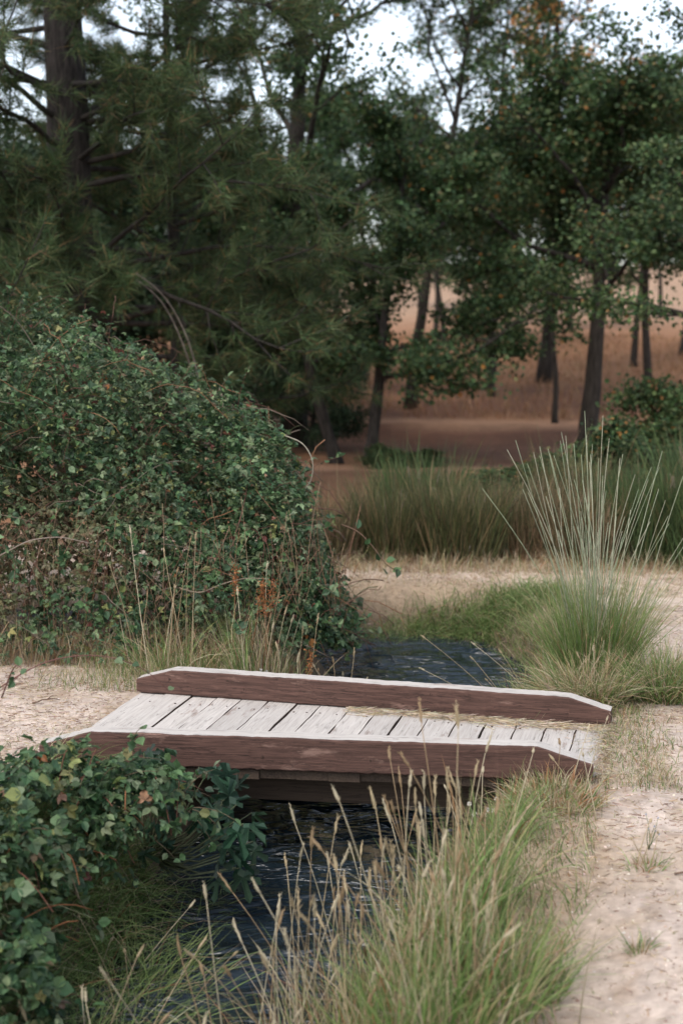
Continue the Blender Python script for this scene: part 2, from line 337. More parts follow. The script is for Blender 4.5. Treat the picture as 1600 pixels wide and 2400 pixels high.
for i in range(NP):
    ga, gb = rng.uniform(0.0, 0.0007, 2)
    if i in (1, 2, 5): gb += 0.0003
    e0, e1 = edges[i] + (ga if i else 0), edges[i + 1] - (gb if i < NP - 1 else 0)
    n0, n1_ = NL + (NR - NL) * e0, NL + (NR - NL) * e1; f0, f1 = FL + (FR - FL) * e0, FL + (FR - FL) * e1
    ext = nrm(((f0 + f1) - (n0 + n1_)) / 2); j = rng.uniform(-0.012, 0.012, 2); n0 = n0 - ext * (0.05 + j[0]); n1_ = n1_ - ext * (0.05 + j[0]); f0 = f0 + ext * (0.1 + j[1]); f1 = f1 + ext * (0.1 + j[1])
    ctr = (n0 + n1_) / 2; axx = nrm(((f0 + f1) - (n0 + n1_)) / 2); ang = math.atan2(axx[1], axx[0])
    R = np.array([[math.cos(ang), math.sin(ang), 0], [-math.sin(ang), math.cos(ang), 0], [0, 0, 1]])
    loc = lambda p: R @ (p - ctr)
    dz = rng.uniform(-0.004, 0.003, 4)
    # subdivided along its length so that the edges wander a little
    import bmesh
    bm = bmesh.new(); K = 14; rings = []
    wob0 = rng.normal(0, 0.0018, K + 1); wob1 = rng.normal(0, 0.0018, K + 1)
    for k in range(K + 1):
        t = k / K; a = loc(n1_ + (f1 - n1_) * t); b = loc(n0 + (f0 - n0) * t); a[1] += wob0[k]; b[1] += wob1[k]
        zt = dz[0] * (1 - t) + dz[1] * t; tl = dz[2] * 0.6
        bv = 0.0025
        rings.append([bm.verts.new(v) for v in ((a[0], a[1], -PT), (b[0], b[1], -PT), (b[0], b[1], zt + tl - bv), (b[0], b[1] - bv, zt + tl), (a[0], a[1] + bv, zt - tl), (a[0], a[1], zt - tl - bv))])
    for k in range(K):
        for q in range(6):
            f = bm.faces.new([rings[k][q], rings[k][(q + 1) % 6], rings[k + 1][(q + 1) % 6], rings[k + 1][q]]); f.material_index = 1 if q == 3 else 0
    bm.faces.new(rings[0][::-1]); bm.faces.new(rings[-1])
    bmesh.ops.recalc_face_normals(bm, faces=bm.faces[:])
    me = bpy.data.meshes.new('plank'); bm.to_mesh(me); bm.free(); me.materials.append(M_dark); me.materials.append(M_paint)
    po = link('plank', me, bridge); po.location = Vector(ctr - B0); po.rotation_euler = (0, 0, ang)
    Lp = np.linalg.norm((f0 + f1 - n0 - n1_) / 2); wdt = np.linalg.norm(n1_ - n0)
    for px_ in (0.24, Lp - 0.27):
        for sgn in (-0.28, 0.28):
            if rng.random() < 0.25: continue
            gn = Geo(); a = np.arange(6) / 6 * 2 * np.pi; rr = rng.uniform(0.003, 0.006)
            gn.tube([(0, 0, -0.004), (0, 0, 0.0012)], rr, A(0, 0, 0), 6)
            no_ = gn.obj('nail', M_nail, po); no_.location = (px_ + rng.uniform(-0.02, 0.02), sgn * wdt + rng.uniform(-0.012, 0.012), rng.uniform(0, 0.002) + dz[0] * (1 - px_ / Lp) + dz[1] * px_ / Lp)
def beam(pL, pR, h, wd, cham, endh, z0, knots):
    """side beam: box with sloped top corners at both ends, local X along the beam, front face at y=0"""
    import bmesh
    d = pR - pL; L = np.linalg.norm(d); ang = math.atan2(d[1], d[0])
    xs = np.unique(np.concatenate([np.linspace(0, L, 110), [cham, L - cham]])); bm = bmesh.new(); rings = []
    r_ = RS(int(L * 1000)); bv = 0.006
    for x in xs:
        top = np.interp(x, [0, cham, L - cham, L], [endh, h, h, endh]) + r_.normal(0, 0.0007) + 0.008 * (float(fbm(np.array([x * 6.0]), np.array([L * 7]), 3)[0]) - 0.5); bot = 0.0 + r_.normal(0, 0.0015); yf = r_.normal(0, 0.0008) + 0.006 * (float(fbm(np.array([x * 4.0]), np.array([L * 5]), 9)[0]) - 0.5)
        rings.append([bm.verts.new(v) for v in ((x, yf + bv, bot), (x, wd, bot), (x, wd, top - bv), (x, wd - bv, top), (x, yf + bv, top), (x, yf, top - bv), (x, yf, bot + bv))])
    for k in range(len(xs) - 1):
        for q in range(7):
            f = bm.faces.new([rings[k][q], rings[k][(q + 1) % 7], rings[k + 1][(q + 1) % 7], rings[k + 1][q]]); f.material_index = 1 if q == 3 else 0
    bm.faces.new(rings[0][::-1]); bm.faces.new(rings[-1]); bmesh.ops.recalc_face_normals(bm, faces=bm.faces[:])
    me = bpy.data.meshes.new('side_beam'); bm.to_mesh(me); bm.free(); me.materials.append(M_brown); me.materials.append(M_paint)
    o = link('side_beam', me, bridge); o.location = Vector(A(pL[0], pL[1], z0) - B0); o.rotation_euler = (0, -math.atan2(pR[2] - pL[2], L), ang)
    for (kx, kz, kr) in knots:                               # knots stand a little proud of the face
        gk = Geo(); rr = [1.0, 0.92, 0.6, 0.32, 0.0001]; yy = [0.0025, -0.0004, 0.0004, -0.0012, -0.001]; ring = []
        a = np.arange(14) / 14 * 2 * np.pi; wob = 1 + 0.12 * np.sin(a * 3 + kx * 9)
        vs = np.concatenate([np.stack([np.cos(a) * kr * 1.25 * r * wob, np.full(14, y), np.sin(a) * kr * r * wob], 1) for r, y in zip(rr, yy)])
        q = [[i * 14 + j, i * 14 + (j + 1) % 14, (i + 1) * 14 + (j + 1) % 14, (i + 1) * 14 + j] for i in range(4) for j in range(14)]
        cc = np.repeat(np.array([A(0.075, 0.04, 0.03), A(0.055, 0.03, 0.023), A(0.065, 0.036, 0.027), A(0.035, 0.02, 0.015), A(0.03, 0.018, 0.014)]), 14, axis=0)
        gk.add(vs, cc, {4: q}); ko = gk.obj('knot', M_stem, o, True); ko.location = (kx, 0.0006, kz); ko.scale = (0.85, 1, 0.85)
    return o
beam(A(-1.094, 7.412, 0), A(1.317, 6.770, 0.0), 0.132, 0.10, 0.20, 0.072, 0.004, [(0.19, 0.082, 0.016), (0.60, 0.055, 0.02), (1.17, 0.118, 0.016), (1.60, 0.098, 0.02)])
beam(A(-1.36, 6.205, 0), A(1.085, 5.925, 0.0), 0.150, 0.10, 0.24, 0.078, 0.004, [(1.02, 0.06, 0.012), (1.5, 0.06, 0.018)])
for off in (0.16, 0.62):                                      # stringers under the planks
    pL = NL + (FL - NL) * off; pR = NR + (FR - NR) * off; d = pR - pL; L = np.linalg.norm(d)
    o = prism('stringer', [(0, 0, -0.17), (L, 0, -0.17), (L, 0.09, -0.17), (0, 0.09, -0.17)], [(0, 0, 0), (L, 0, 0), (L, 0.09, 0), (0, 0.09, 0)], [M_dark, M_dark], bridge)
    o.location = Vector(A(pL[0], pL[1], -PT - 0.003) - B0); o.rotation_euler = (0, 0, math.atan2(d[1], d[0]))

# ------------------------------------------------------------------ leaf shapes
LEAF_V = [(0, 0, 0), (-0.30, 0.26, 0.07), (-0.33, 0.58, 0.06), (0, 1, -0.10), (0.33, 0.58, 0.06), (0.30, 0.26, 0.07)]
LEAF_F = [(0, 3, 2, 1), (0, 5, 4, 3)]
FARL_V = [(0, 0, 0), (-0.36, 0.5, 0.10), (0, 1, 0), (0.36, 0.5, 0.10)]; FARL_F = [(0, 2, 1), (0, 3, 2)]
def scatter_leaves(g, rng, pos, out, size, cols, tmpl=(LEAF_V, LEAF_F), spread=0.9, ratio=1.0):
    n = len(pos); d = nrm(out * 0.35 + rng.normal(0, 1, (n, 3)) * spread + A(0, 0, -0.15)); nn = nrm(out + A(0, 0, 0.6) + rng.normal(0, 0.5, (n, 3)))
    X, Y, Z = frames(d, nn); s = size[:, None]
    g.inst(tmpl[0], tmpl[1], pos, X * s * ratio, Y * s, Z * s, cols)
    return X, Y, Z
def scatter_triple(g, rng, pos, out, size, cols, ratio=0.85):
    """bramble leaves: three pointed leaflets on one plane, tilted towards the sky"""
    n = len(pos); d = nrm(out * 0.6 + rng.normal(0, 0.8, (n, 3)) - A(0, 0, 0.25)); nn = nrm(out * 0.75 + A(0, 0, 0.8) + rng.normal(0, 0.38, (n, 3))); X, Y, Z = frames(d, nn)
    for a, sc in ((0.0, 1.0), (1.2, 0.85), (-1.2, 0.85)):
        a = a + rng.normal(0, 0.2, n)[:, None]; Y2 = Y * np.cos(a) + X * np.sin(a) - Z * 0.25; X2 = X * np.cos(a) - Y * np.sin(a); s = (size * sc)[:, None] * rng.uniform(0.85, 1.15, (n, 1))
        g.inst(LEAF_V, LEAF_F, pos + Y * (size * 0.15)[:, None], X2 * s * ratio, Y2 * s, Z * s * rng.uniform(0.6, 2.2, (n, 1)), np.clip(cols * rng.uniform(0.85, 1.15, (n, 1)), 0, 1))
BR_PAL = [(0.036, 0.074, 0.032), (0.068, 0.118, 0.048), (0.14, 0.185, 0.095), (0.18, 0.19, 0.07), (0.15, 0.055, 0.04), (0.20, 0.13, 0.08), (0.25, 0.10, 0.03)]
BR_W = [34, 34, 20, 6, 1, 2, 0.4]
leaf_cache = {}
def leaf_meshes(key, pal, wts, tmpl, n=14, seed=3):
    if key not in leaf_cache:
        r = RS(seed); ms = []
        for i in range(n):
            g = Geo(); c = pick(r, 1, pal, wts); s = A(1, 1, 1)
            g.inst(tmpl[0], tmpl[1], A(0, 0, 0)[None], A(r.uniform(0.85, 1.2), 0, 0)[None], A(0, 1, 0)[None], A(0, 0, r.uniform(0.5, 2))[None], c); ms.append(g.mesh('leaf', M_leaf))
        leaf_cache[key] = ms
    return leaf_cache[key]
def leaf_objects(rng, parent, origin, pos, X, Y, Z, meshes, name='leaf'):
    for i in range(len(pos)):
        o = link(name, meshes[rng.integers(len(meshes))], parent)
        m = Matrix((X[i], Y[i], Z[i])).transposed().to_4x4(); m.translation = Vector(pos[i] - origin); o.matrix_local = m

# ------------------------------------------------------------------ great bramble mound on the far left bank
def bramble_mound():
    rng = RS(21); org = A(-1.9, 9.4, 0)
    t = thing('bramble_thicket', org, 'great rounded blackberry bramble thicket behind the bridge on the left bank', 'bramble')
    hx = [-4.4, -3.5, -2.7, -2.15, -1.78, -1.48, -1.15, -0.73, -0.45, -0.29, -0.18, -0.06, 0.03]; hz = [1.45, 1.92, 2.0, 1.95, 1.86, 1.76, 1.55, 1.32, 1.11, 0.90, 0.64, 0.30, 0.0]
    def surf(n, depth):
        x = rng.uniform(-3.6, 0.05, n); th = np.pi * rng.beta(1.05, 1.8, n)
        k = np.interp(x, [-4.4, -0.8, -0.2, 0.17], [1.45, 1.3, 0.95, 0.35]); H = np.interp(x, hx, hz)
        cy = np.interp(x, [-4, -1, 0.17], [9.75, 9.6, 9.15])
        bump = 1 + 0.42 * (fbm(x * 2.0 + 3, th * 2.2, 5) - 0.5) + 0.26 * (fbm(x * 6, th * 6, 8) - 0.5)
        bump = bump - 0.30 * smooth(0.52, 0.75, fbm(x * 2.6 + 9, th * 3.4, 18)) * smooth(0.25, 0.6, th)
        rr = bump * (1 - depth)
        y = cy - k * np.cos(th) * rr; z = H * np.sin(th) ** 0.75 * rr
        out = nrm(np.stack([0.25 + 0.75 * smooth(-0.9, 0.1, x), -np.cos(th), np.sin(th) * 0.9], 1))
        z = np.maximum(z, ground_z(x, y) + 0.03)
        return np.stack([x, y, z], 1), out
    g = Geo(); n = 50000
    dep = np.where(np.arange(n) < 41000, np.abs(rng.normal(0, 0.09, n)) - 0.04, rng.uniform(0.15, 0.45, n))
    p, out = surf(n, dep); patch = fbm(p[:, 0] * 1.7, p[:, 2] * 1.7 + 4, 15)
    cols = pick(rng, n, BR_PAL, BR_W, 0.42) * (0.7 + 0.6 * fbm(p[:, 0] * 3, p[:, 2] * 3 + p[:, 1], 66))[:, None]; warm = smooth(0.5, 0.68, patch)[:, None] * smooth(1.9, 0.4, p[:, 2:3]); cols = cols * (1 - 0.7 * warm) + pick(rng, n, [(0.16, 0.10, 0.06), (0.14, 0.14, 0.07), (0.12, 0.05, 0.035)], [2, 3, 1.2]) * 0.7 * warm
    p = p + rng.normal(0, 0.03, (n, 3)); size = (0.013 + 0.040 * rng.beta(1.2, 2.4, n)) * np.where(np.arange(n) < 41000, 1, 1.6)
    scatter_triple(g, rng, p, out, size, cols)
    # bramble shoots standing clear of the mound, each with leaves along it
    ns = 260; sp, so = surf(ns, np.zeros(ns)); cs = Geo()
    sp[:6] = [(-2.02, 9.5, 2.0), (-1.93, 9.4, 1.98), (-1.62, 9.3, 1.9), (-2.15, 9.5, 2.02), (-0.9, 9.4, 1.55), (-0.3, 9.3, 1.1)]; so[:6] = A(0.2, 0, 1)
    for i in range(ns):
        L = rng.uniform(0.12, 0.42); d = nrm(so[i] + rng.normal(0, 0.5, 3) + A(0.1, 0, 0.3)); bend = rng.normal(0, 0.3, 3) - A(0, 0, 0.5)
        tt = np.linspace(0, 1, 6)[:, None]; pts = sp[i] - so[i] * 0.08 + d * L * tt + bend * L * tt ** 2 * 0.5
        cs.tube(pts - org, np.linspace(0.0028, 0.0012, 6), A(0.13, 0.07, 0.05), 4)
        m = 14; q = rng.uniform(0.3, 1, m)[:, None]; lp = sp[i] - so[i] * 0.08 + d * L * q + bend * L * q ** 2 * 0.5
        scatter_leaves(g, rng, lp, np.tile(d, (m, 1)), rng.uniform(0.03, 0.06, m), pick(rng, m, BR_PAL[:3], BR_W[:3]))
    for v in g.v: v -= org
    g.obj('foliage', M_leaf, t, False, 'stuff')
    # the biggest front leaves, one by one
    m = 300; lp, lo = surf(m * 2, np.full(m * 2, -0.03)); vis = np.argsort(lp[:, 1])[:m]; lp = lp[vis]; lo = lo[vis]
    d = nrm(lo * 0.3 + rng.normal(0, 0.9, (m, 3)) - A(0, 0, 0.3)); nn = nrm(lo + A(0, -0.3, 0.5) + rng.normal(0, 0.35, (m, 3))); X, Y, Z = frames(d, nn); s = rng.uniform(0.04, 0.062, m)[:, None]
    leaf_objects(rng, t, org, lp, X * s, Y * s, Z * s, leaf_meshes('br', BR_PAL[:5], BR_W[:5], (LEAF_V, LEAF_F)))
    # long canes: arching, some grey and bare, many hanging brown in the lower front
    nc = 420; cp, co = surf(nc, rng.uniform(-0.03, 0.12, nc))
    for i in range(nc):
        L = rng.uniform(0.25, 0.9); side = A(rng.normal(0.1, 0.8), -0.25, rng.normal(0, 0.5)); d = nrm(side); tt = np.linspace(-0.5, 0.5, 9)[:, None]
        pts = cp[i] + d * L * tt + co[i] * (0.06 - 0.35 * L * tt ** 2) - A(0, 0, 1) * 0.5 * L * tt ** 2 + rng.normal(0, 0.008, (9, 3))
        c = [A(0.11, 0.055, 0.04), A(0.17, 0.13, 0.10), A(0.22, 0.11, 0.06), A(0.09, 0.10, 0.05)][rng.choice(4, p=[0.4, 0.22, 0.18, 0.2])]
        cs.tube(pts - org, np.linspace(rng.uniform(0.002, 0.004), 0.0012, 9), c, 4)
    for i in range(260):
        x = rng.uniform(-2.4, 0.0); y = np.interp(x, [-2.4, -0.5, 0.0], [8.32, 8.32, 8.6]) + rng.uniform(-0.1, 0.12); L = rng.uniform(0.2, 0.7); z0 = rng.uniform(0.0, 0.35); d = nrm(A(rng.normal(0, 0.35), -0.1, 1)); tt = np.linspace(0, 1, 6)[:, None]
        cs.tube(A(x, y, z0) + d * L * tt + A(rng.normal(0, 0.15), -0.1, 0) * L * tt ** 2 - org, np.linspace(0.0022, 0.001, 6), [A(0.22, 0.12, 0.07), A(0.16, 0.08, 0.06), A(0.28, 0.19, 0.12)][rng.integers(3)], 4)
    cs.obj('cane', M_stem, t, True, 'stuff')
    for pts, c in (([(-0.33, 8.35, 1.30), (-0.22, 8.25, 1.27), (-0.16, 8.2, 1.17), (-0.17, 8.2, 1.06), (-0.21, 8.22, 1.00)], A(0.19, 0.17, 0.13)),
                   ([(-0.95, 8.2, 0.42), (-0.82, 8.1, 0.40), (-0.70, 8.1, 0.46), (-0.55, 8.1, 0.50), (-0.42, 8.1, 0.49)], A(0.19, 0.15, 0.11)),
                   ([(-1.98, 8.15, 0.62), (-1.8, 8.1, 0.72), (-1.62, 8.1, 0.74), (-1.45, 8.1, 0.7)], A(0.2, 0.16, 0.13)),
                   ([(0.0, 8.7, 0.72), (0.10, 8.6, 0.70), (0.2, 8.55, 0.60), (0.27, 8.5, 0.50), (0.33, 8.5, 0.47)], A(0.10, 0.06, 0.04))):
        gc = Geo(); P_ = np.array(pts); tq = np.linspace(0, len(P_) - 1, 24); Q = np.stack([np.interp(tq, np.arange(len(P_)), P_[:, k]) for k in range(3)], 1)
        for _ in range(6): Q[1:-1] = (Q[:-2] + Q[1:-1] * 2 + Q[2:]) / 4
        gc.tube(Q - org, np.linspace(0.0045, 0.002, 24), c, 5); gc.obj('arching_cane', M_stem, t, True)
    # leaves on the runner that reaches over the clearing
    lp = np.array([(0.10, 8.6, 0.71), (0.17, 8.55, 0.66), (0.22, 8.55, 0.57), (0.27, 8.5, 0.53), (0.31, 8.5, 0.46), (0.34, 8.5, 0.48), (0.25, 8.5, 0.48)]); m = len(lp)
    X, Y, Z = frames(nrm(rng.normal(0, 1, (m, 3)) + A(0.5, 0, -0.4)), nrm(rng.normal(0, 0.4, (m, 3)) + A(0, -0.8, 0.7)))
    leaf_objects(rng, t, org, lp, X * 0.06, Y * 0.06, Z * 0.06, leaf_meshes('br', BR_PAL, BR_W, (LEAF_V, LEAF_F)))
bramble_mound()

def near_bramble(name, label, blobs, n, nobj, seed, canes):
    rng = RS(seed); org = A(blobs[0][0], blobs[0][1], -0.2)
    t = thing(name, org, label, 'bramble', None)
    def surf(n, d):
        k = rng.choice(len(blobs), n, p=np.array([b[3] * b[5] for b in blobs]) / sum(b[3] * b[5] for b in blobs)); bb = np.array(blobs)[k]
        v = nrm(rng.normal(0, 1, (n, 3))); v[:, 2] = np.where(v[:, 2] < -0.5, -v[:, 2], v[:, 2])
        rr = (1 - d)[:, None] * (0.55 + 0.9 * fbm(v[:, 0] * 3 + k, v[:, 2] * 3 + v[:, 1] * 2, seed)[:, None])
        return bb[:, :3] + v * bb[:, 3:6] * rr, v
    g = Geo(); p, o = surf(n, np.abs(rng.normal(0, 0.18, n)))
    scatter_triple(g, rng, p, o, rng.uniform(0.025, 0.05, n), pick(rng, n, BR_PAL, [34, 34, 14, 5, 0.4, 0.8, 0.2], 0.35), 1.0)
    for v in g.v: v -= org
    g.obj('foliage', M_leaf, t, False, 'stuff')
    # compound leaves of three, one object for each leaflet
    m = nobj // 3; p, o = surf(m * 3, rng.uniform(-0.08, 0.05, m * 3)); keep = np.argsort(p[:, 1] - p[:, 2])[:m]; p = p[keep]; o = o[keep]
    nn = nrm(o + A(0, -0.5, 0.7) + rng.normal(0, 0.3, (m, 3))); X, Y, Z = frames(nrm(rng.normal(0, 1, (m, 3)) + o * 0.6 - A(0, 0, 0.2)), nn)
    cs = Geo(); gl = Geo()
    for a, sc in ((0, 1.0), (1.25, 0.82), (-1.25, 0.82)):
        Y2 = Y * math.cos(a) + X * math.sin(a); X2 = X * math.cos(a) - Y * math.sin(a); s = rng.uniform(0.045, 0.068, m)[:, None] * sc
        leaf_objects(rng, t, org, p + Y * 0.012, X2 * s * 1.2, Y2 * s, Z * s, leaf_meshes('nb', BR_PAL[:4], [30, 40, 14, 3], (LEAF_V, LEAF_F), seed=9))
    for i in range(70):
        q, oo = surf(1, np.array([0.08])); q = q[0]; oo = oo[0]; d = nrm(oo + rng.normal(0, 0.45, 3) + A(0.1, -0.1, 0.25)); L = rng.uniform(0.1, 0.3); tt = np.linspace(0, 1, 7)[:, None]
        pts = q + d * L * tt - A(0, 0, 1) * L * 0.45 * tt ** 2; cs.tube(pts - org, np.linspace(0.0022, 0.001, 7), A(0.11, 0.08, 0.05), 4)
        m2 = 9; k2 = rng.integers(1, 7, m2); scatter_leaves(gl, rng, pts[k2] + rng.normal(0, 0.012, (m2, 3)) - org, np.tile(d, (m2, 1)), rng.uniform(0.025, 0.055, m2), pick(rng, m2, BR_PAL[:4], [30, 30, 12, 4], 0.3), ratio=1.1)
    gl.obj('shoot_leaves', M_leaf, t, False, 'stuff')
    for i in range(60):
        q, oo = surf(1, np.array([rng.uniform(0, 0.3)])); d = nrm(rng.normal(0, 1, 3) + A(0, 0, 0.2)); L = rng.uniform(0.15, 0.4); tt = np.linspace(-0.5, 0.5, 7)[:, None]
        pts = q + d * L * tt - A(0, 0, 1) * L * tt ** 2 * 0.8
        cs.tube(pts - org, 0.0022, [A(0.14, 0.06, 0.04), A(0.2, 0.15, 0.1), A(0.22, 0.09, 0.04)][rng.integers(3)], 4)
    cs.obj('cane', M_stem, t, True, 'stuff')
    for P_ in canes:
        gc = Geo(); P_ = np.array(P_, float); tq = np.linspace(0, len(P_) - 1, 22); Q = np.stack([np.interp(tq, np.arange(len(P_)), P_[:, k]) for k in range(3)], 1)
        for _ in range(8): Q[1:-1] = (Q[:-2] + Q[1:-1] * 2 + Q[2:]) / 4
        gc.tube(Q - org, np.linspace(0.0032, 0.0012, 22), A(0.13, 0.06, 0.05), 5); gc.obj('arching_cane', M_stem, t, True)
        m = 9; k = rng.integers(2, 22, m); X, Y, Z = frames(nrm(rng.normal(0, 1, (m, 3))), nrm(rng.normal(0, 0.5, (m, 3)) + A(0, -0.6, 0.7))); s = rng.uniform(0.018, 0.045, m)[:, None]
        leaf_objects(rng, t, org, Q[k], X * s, Y * s, Z * s, leaf_meshes('nb', BR_PAL, BR_W, (LEAF_V, LEAF_F)))
    return t
near_bramble('bramble_bush', 'dark green bramble bush in the near left corner below the bridge end',
    [(-1.17, 5.3, 0.0, 0.40, 0.36, 0.33), (-0.84, 5.4, 0.09, 0.24, 0.24, 0.18), (-1.26, 4.8, -0.10, 0.28, 0.34, 0.38), (-1.16, 4.45, -0.34, 0.22, 0.28, 0.30)], 2600, 240, 31,
    [[(-1.35, 5.4, 0.55), (-1.18, 5.45, 0.66), (-0.98, 5.5, 0.68), (-0.80, 5.55, 0.62), (-0.70, 5.6, 0.50)], [(-1.3, 5.3, 0.55), (-1.22, 5.2, 0.72), (-1.16, 5.1, 0.70), (-1.30, 5.1, 0.6)]])

# fig shoot with lobed leaves, under the left end of the bridge
def fig_plant():
    rng = RS(41); org = A(-0.72, 5.75, -0.35)
    t = thing('fig_sapling', org, 'low fig sapling with lobed leaves hanging over the stream beside the bridge', 'shrub')
    out = []
    lobes = [(-2.0, 0.42), (-1.05, 0.75), (0.0, 1.0), (1.05, 0.75), (2.0, 0.42)]
    c0 = A(0, 0.30, 0); ring = [A(0, 0, 0)]
    for k, (a, L) in enumerate(lobes[::-1]):
        d = A(math.sin(a), math.cos(a), 0); s = A(math.cos(a), -math.sin(a), 0)
        ring += [c0 + d * L * 0.42 + s * 0.085, c0 + d * L * 0.62 + s * 0.115 - A(0, 0, 0.02), c0 + d * L * 0.72 - A(0, 0, 0.07) + s * 0.03, c0 + d * L * 0.62 - s * 0.115 - A(0, 0, 0.02), c0 + d * L * 0.42 - s * 0.085]
        if k < 4:
            a2 = (a + lobes[::-1][k + 1][0]) / 2; ring.append(c0 + A(math.sin(a2), math.cos(a2), 0) * 0.17 + A(0, 0, 0.03))
    V = [c0] + ring; F = [(0, i, i + 1) for i in range(1, len(ring))] + [(0, len(ring), 1)]
    ms = leaf_meshes('fig', [(0.032, 0.07, 0.038), (0.045, 0.09, 0.045), (0.028, 0.055, 0.034)], [3, 2, 2], (V, F), 6, 5)
    g = Geo(); n = 46
    p = np.stack([rng.uniform(-0.92, -0.36, n), rng.uniform(5.55, 5.95, n), rng.uniform(-0.26, 0.2, n)], 1)
    p[:, 2] -= smooth(-0.7, -0.25, p[:, 0]) * 0.12; p[:, 2] = np.minimum(p[:, 2], np.interp(p[:, 0], [-0.86, -0.6, -0.3], [0.24, 0.10, -0.03]))
    d = nrm(np.stack([rng.normal(0.45, 0.6, n), rng.normal(-0.5, 0.4, n), rng.normal(0.0, 0.5, n)], 1)); nn = nrm(A(0.1, -0.5, 0.8) + rng.normal(0, 0.35, (n, 3)))
    X, Y, Z = frames(d, nn); s = rng.uniform(0.08, 0.16, n)[:, None]
    leaf_objects(rng, t, org, p, X * s, Y * s, Z * s * rng.uniform(0.5, 4.0, (n, 1)), ms)
    for i in range(n):
        b = A(-0.85, 5.85, -0.3) * 0.5 + p[i] * 0.5; b[2] -= 0.06
        g.tube(np.array([A(-0.85, 5.9, -0.35) * 0.8 + p[i] * 0.2, b, p[i]]) - org, [0.006, 0.004, 0.002], A(0.10, 0.11, 0.06), 4)
    g.obj('stem', M_stem, t, True)
fig_plant()

# ------------------------------------------------------------------ grasses
G_GREEN = [(0.062, 0.14, 0.030), (0.105, 0.195, 0.045), (0.17, 0.25, 0.07)]; G_DRY = [(0.42, 0.33, 0.20), (0.33, 0.23, 0.13), (0.48, 0.41, 0.28)]; G_RUST = [(0.27, 0.12, 0.05)]
def mixgrass(rng, n, dry, rust=0.03): return pick(rng, n, G_GREEN + G_DRY + G_RUST, [(1 - dry) / 3] * 3 + [dry / 3] * 3 + [rust], 0.22)
def seed_head(g, base, d, L, r, col, rng, fuzzy=26):
    ts = np.linspace(0, 1, 6)[:, None]; pr = np.array([0.25, 0.8, 1, 0.85, 0.5, 0.1]) * r
    d = nrm(np.asarray(d, float)); pts = base + d * L * ts + rng.normal(0, L * 0.012, (6, 3)); g.tube(pts, pr, col * 0.85, 5)
    n = fuzzy; t = rng.uniform(0.05, 1, n)[:, None]; b = base + d * L * t; o = nrm(rng.normal(0, 1, (n, 3))); dirv = nrm(o * 0.55 + d)
    g.blades(b + o * r * 0.5, dirv, rng.uniform(0.25, 0.5, n) * L * 0.45, np.full(n, 0.0026), rng.uniform(0, 0.2, n), np.tile(col, (n, 1)) * rng.uniform(0.8, 1.15, (n, 1)), None, 2, None, rng)
def grass_patch(name, label, cat, region, n, hl, dry, seed, lean=(0, 0), wid=(0.003, 0.006), bend=(0.1, 0.8), group=None, rust=0.03, clump=0, zoff=0, as_stuff=True, segs=4, parent=None, org=None, dens=None, pal=None):
    """region: function(rng, n) -> x, y"""
    rng = RS(seed); x, y = region(rng, n)
    if dens is not None: k = dens(x, y) > rng.random(len(x)); x = x[k]; y = y[k]
    n = len(x); z = ground_z(x, y) - 0.01; b = np.stack([x, y, z], 1)
    if clump: b[:, :2] += 0
    d = nrm(np.stack([rng.normal(lean[0], 0.22, n), rng.normal(lean[1], 0.22, n), np.ones(n)], 1))
    L = rng.uniform(hl[0], hl[1], n) * (0.6 + 0.8 * fbm(x * 3, y * 3, seed)); c = mixgrass(rng, n, dry, rust) if pal is None else pick(rng, n, pal, [1] * len(pal), 0.25); tip = c * 0.75 + np.array(G_DRY[0]) * 0.25 * rng.uniform(0.4, 1.1, (n, 1))
    g = Geo(); g.blades(b - (org if org is not None else 0), d, L, rng.uniform(wid[0], wid[1], n), rng.uniform(bend[0], bend[1], n), c * 0.9, tip, segs, None, rng)
    o = g.obj(name, M_grass, parent, False, 'stuff' if as_stuff else None)
    if label and parent is None: tag(o, label, cat, group)
    return o
def box_reg(x0, x1, y0, y1): return lambda r, n: (r.uniform(x0, x1, n), r.uniform(y0, y1, n))
def sx(y): return np.interp(y, STREAM[:, 1][:8], STREAM[:, 0][:8])
def bank_reg(side, y0, y1, d0, d1):
    def f(r, n):
        y = r.uniform(y0, y1, n); return sx(y) + side * r.uniform(d0, d1, n), y
    return f
# right bank in the foreground: short mixed grass, then tall clumps
grass_patch('bank_grass', 'short green and straw grass on the right bank between stream and path', 'grass', bank_reg(1, 3.2, 6.0, 0.5, 1.35), 11000, (0.06, 0.2), 0.42, 51, (-0.15, -0.1), (0.0022, 0.0045), bend=(0.1, 1.2), dens=lambda x, y: 1.25 - 0.9 * smooth(0.75, 1.3, x - sx(y) + 0.5 * (fbm(x * 3, y * 3, 77) - 0.5)))
grass_patch('bank_grass', 'dark green grass trailing from the near left bank under the brambles', 'grass', bank_reg(-1, 3.2, 6.0, 0.35, 1.2), 17000, (0.15, 0.42), 0.12, 52, (0.5, -0.15), (0.0028, 0.0058), (0.5, 1.3))
grass_patch('bank_grass', 'green grass hanging over the far bank of the pool', 'grass', lambda r, n: (lambda x: (x, 10.08 + 0.10 * np.sin(x * 3) + r.normal(0, 0.10, n)))(r.uniform(-0.3, 1.6, n)), 7000, (0.14, 0.32), 0.08, 53, (0.0, -0.35), (0.003, 0.006), (0.4, 1.1))
grass_patch('bank_grass', 'low green turf on the right edge of the pool', 'grass', lambda r, n: (sx(np.linspace(7.0, 9.9, n)) + 0.78 + r.normal(0, 0.13, n), np.linspace(7.0, 9.9, n)), 4200, (0.08, 0.26), 0.25, 54, (-0.3, 0), (0.003, 0.005), (0.4, 1.1))
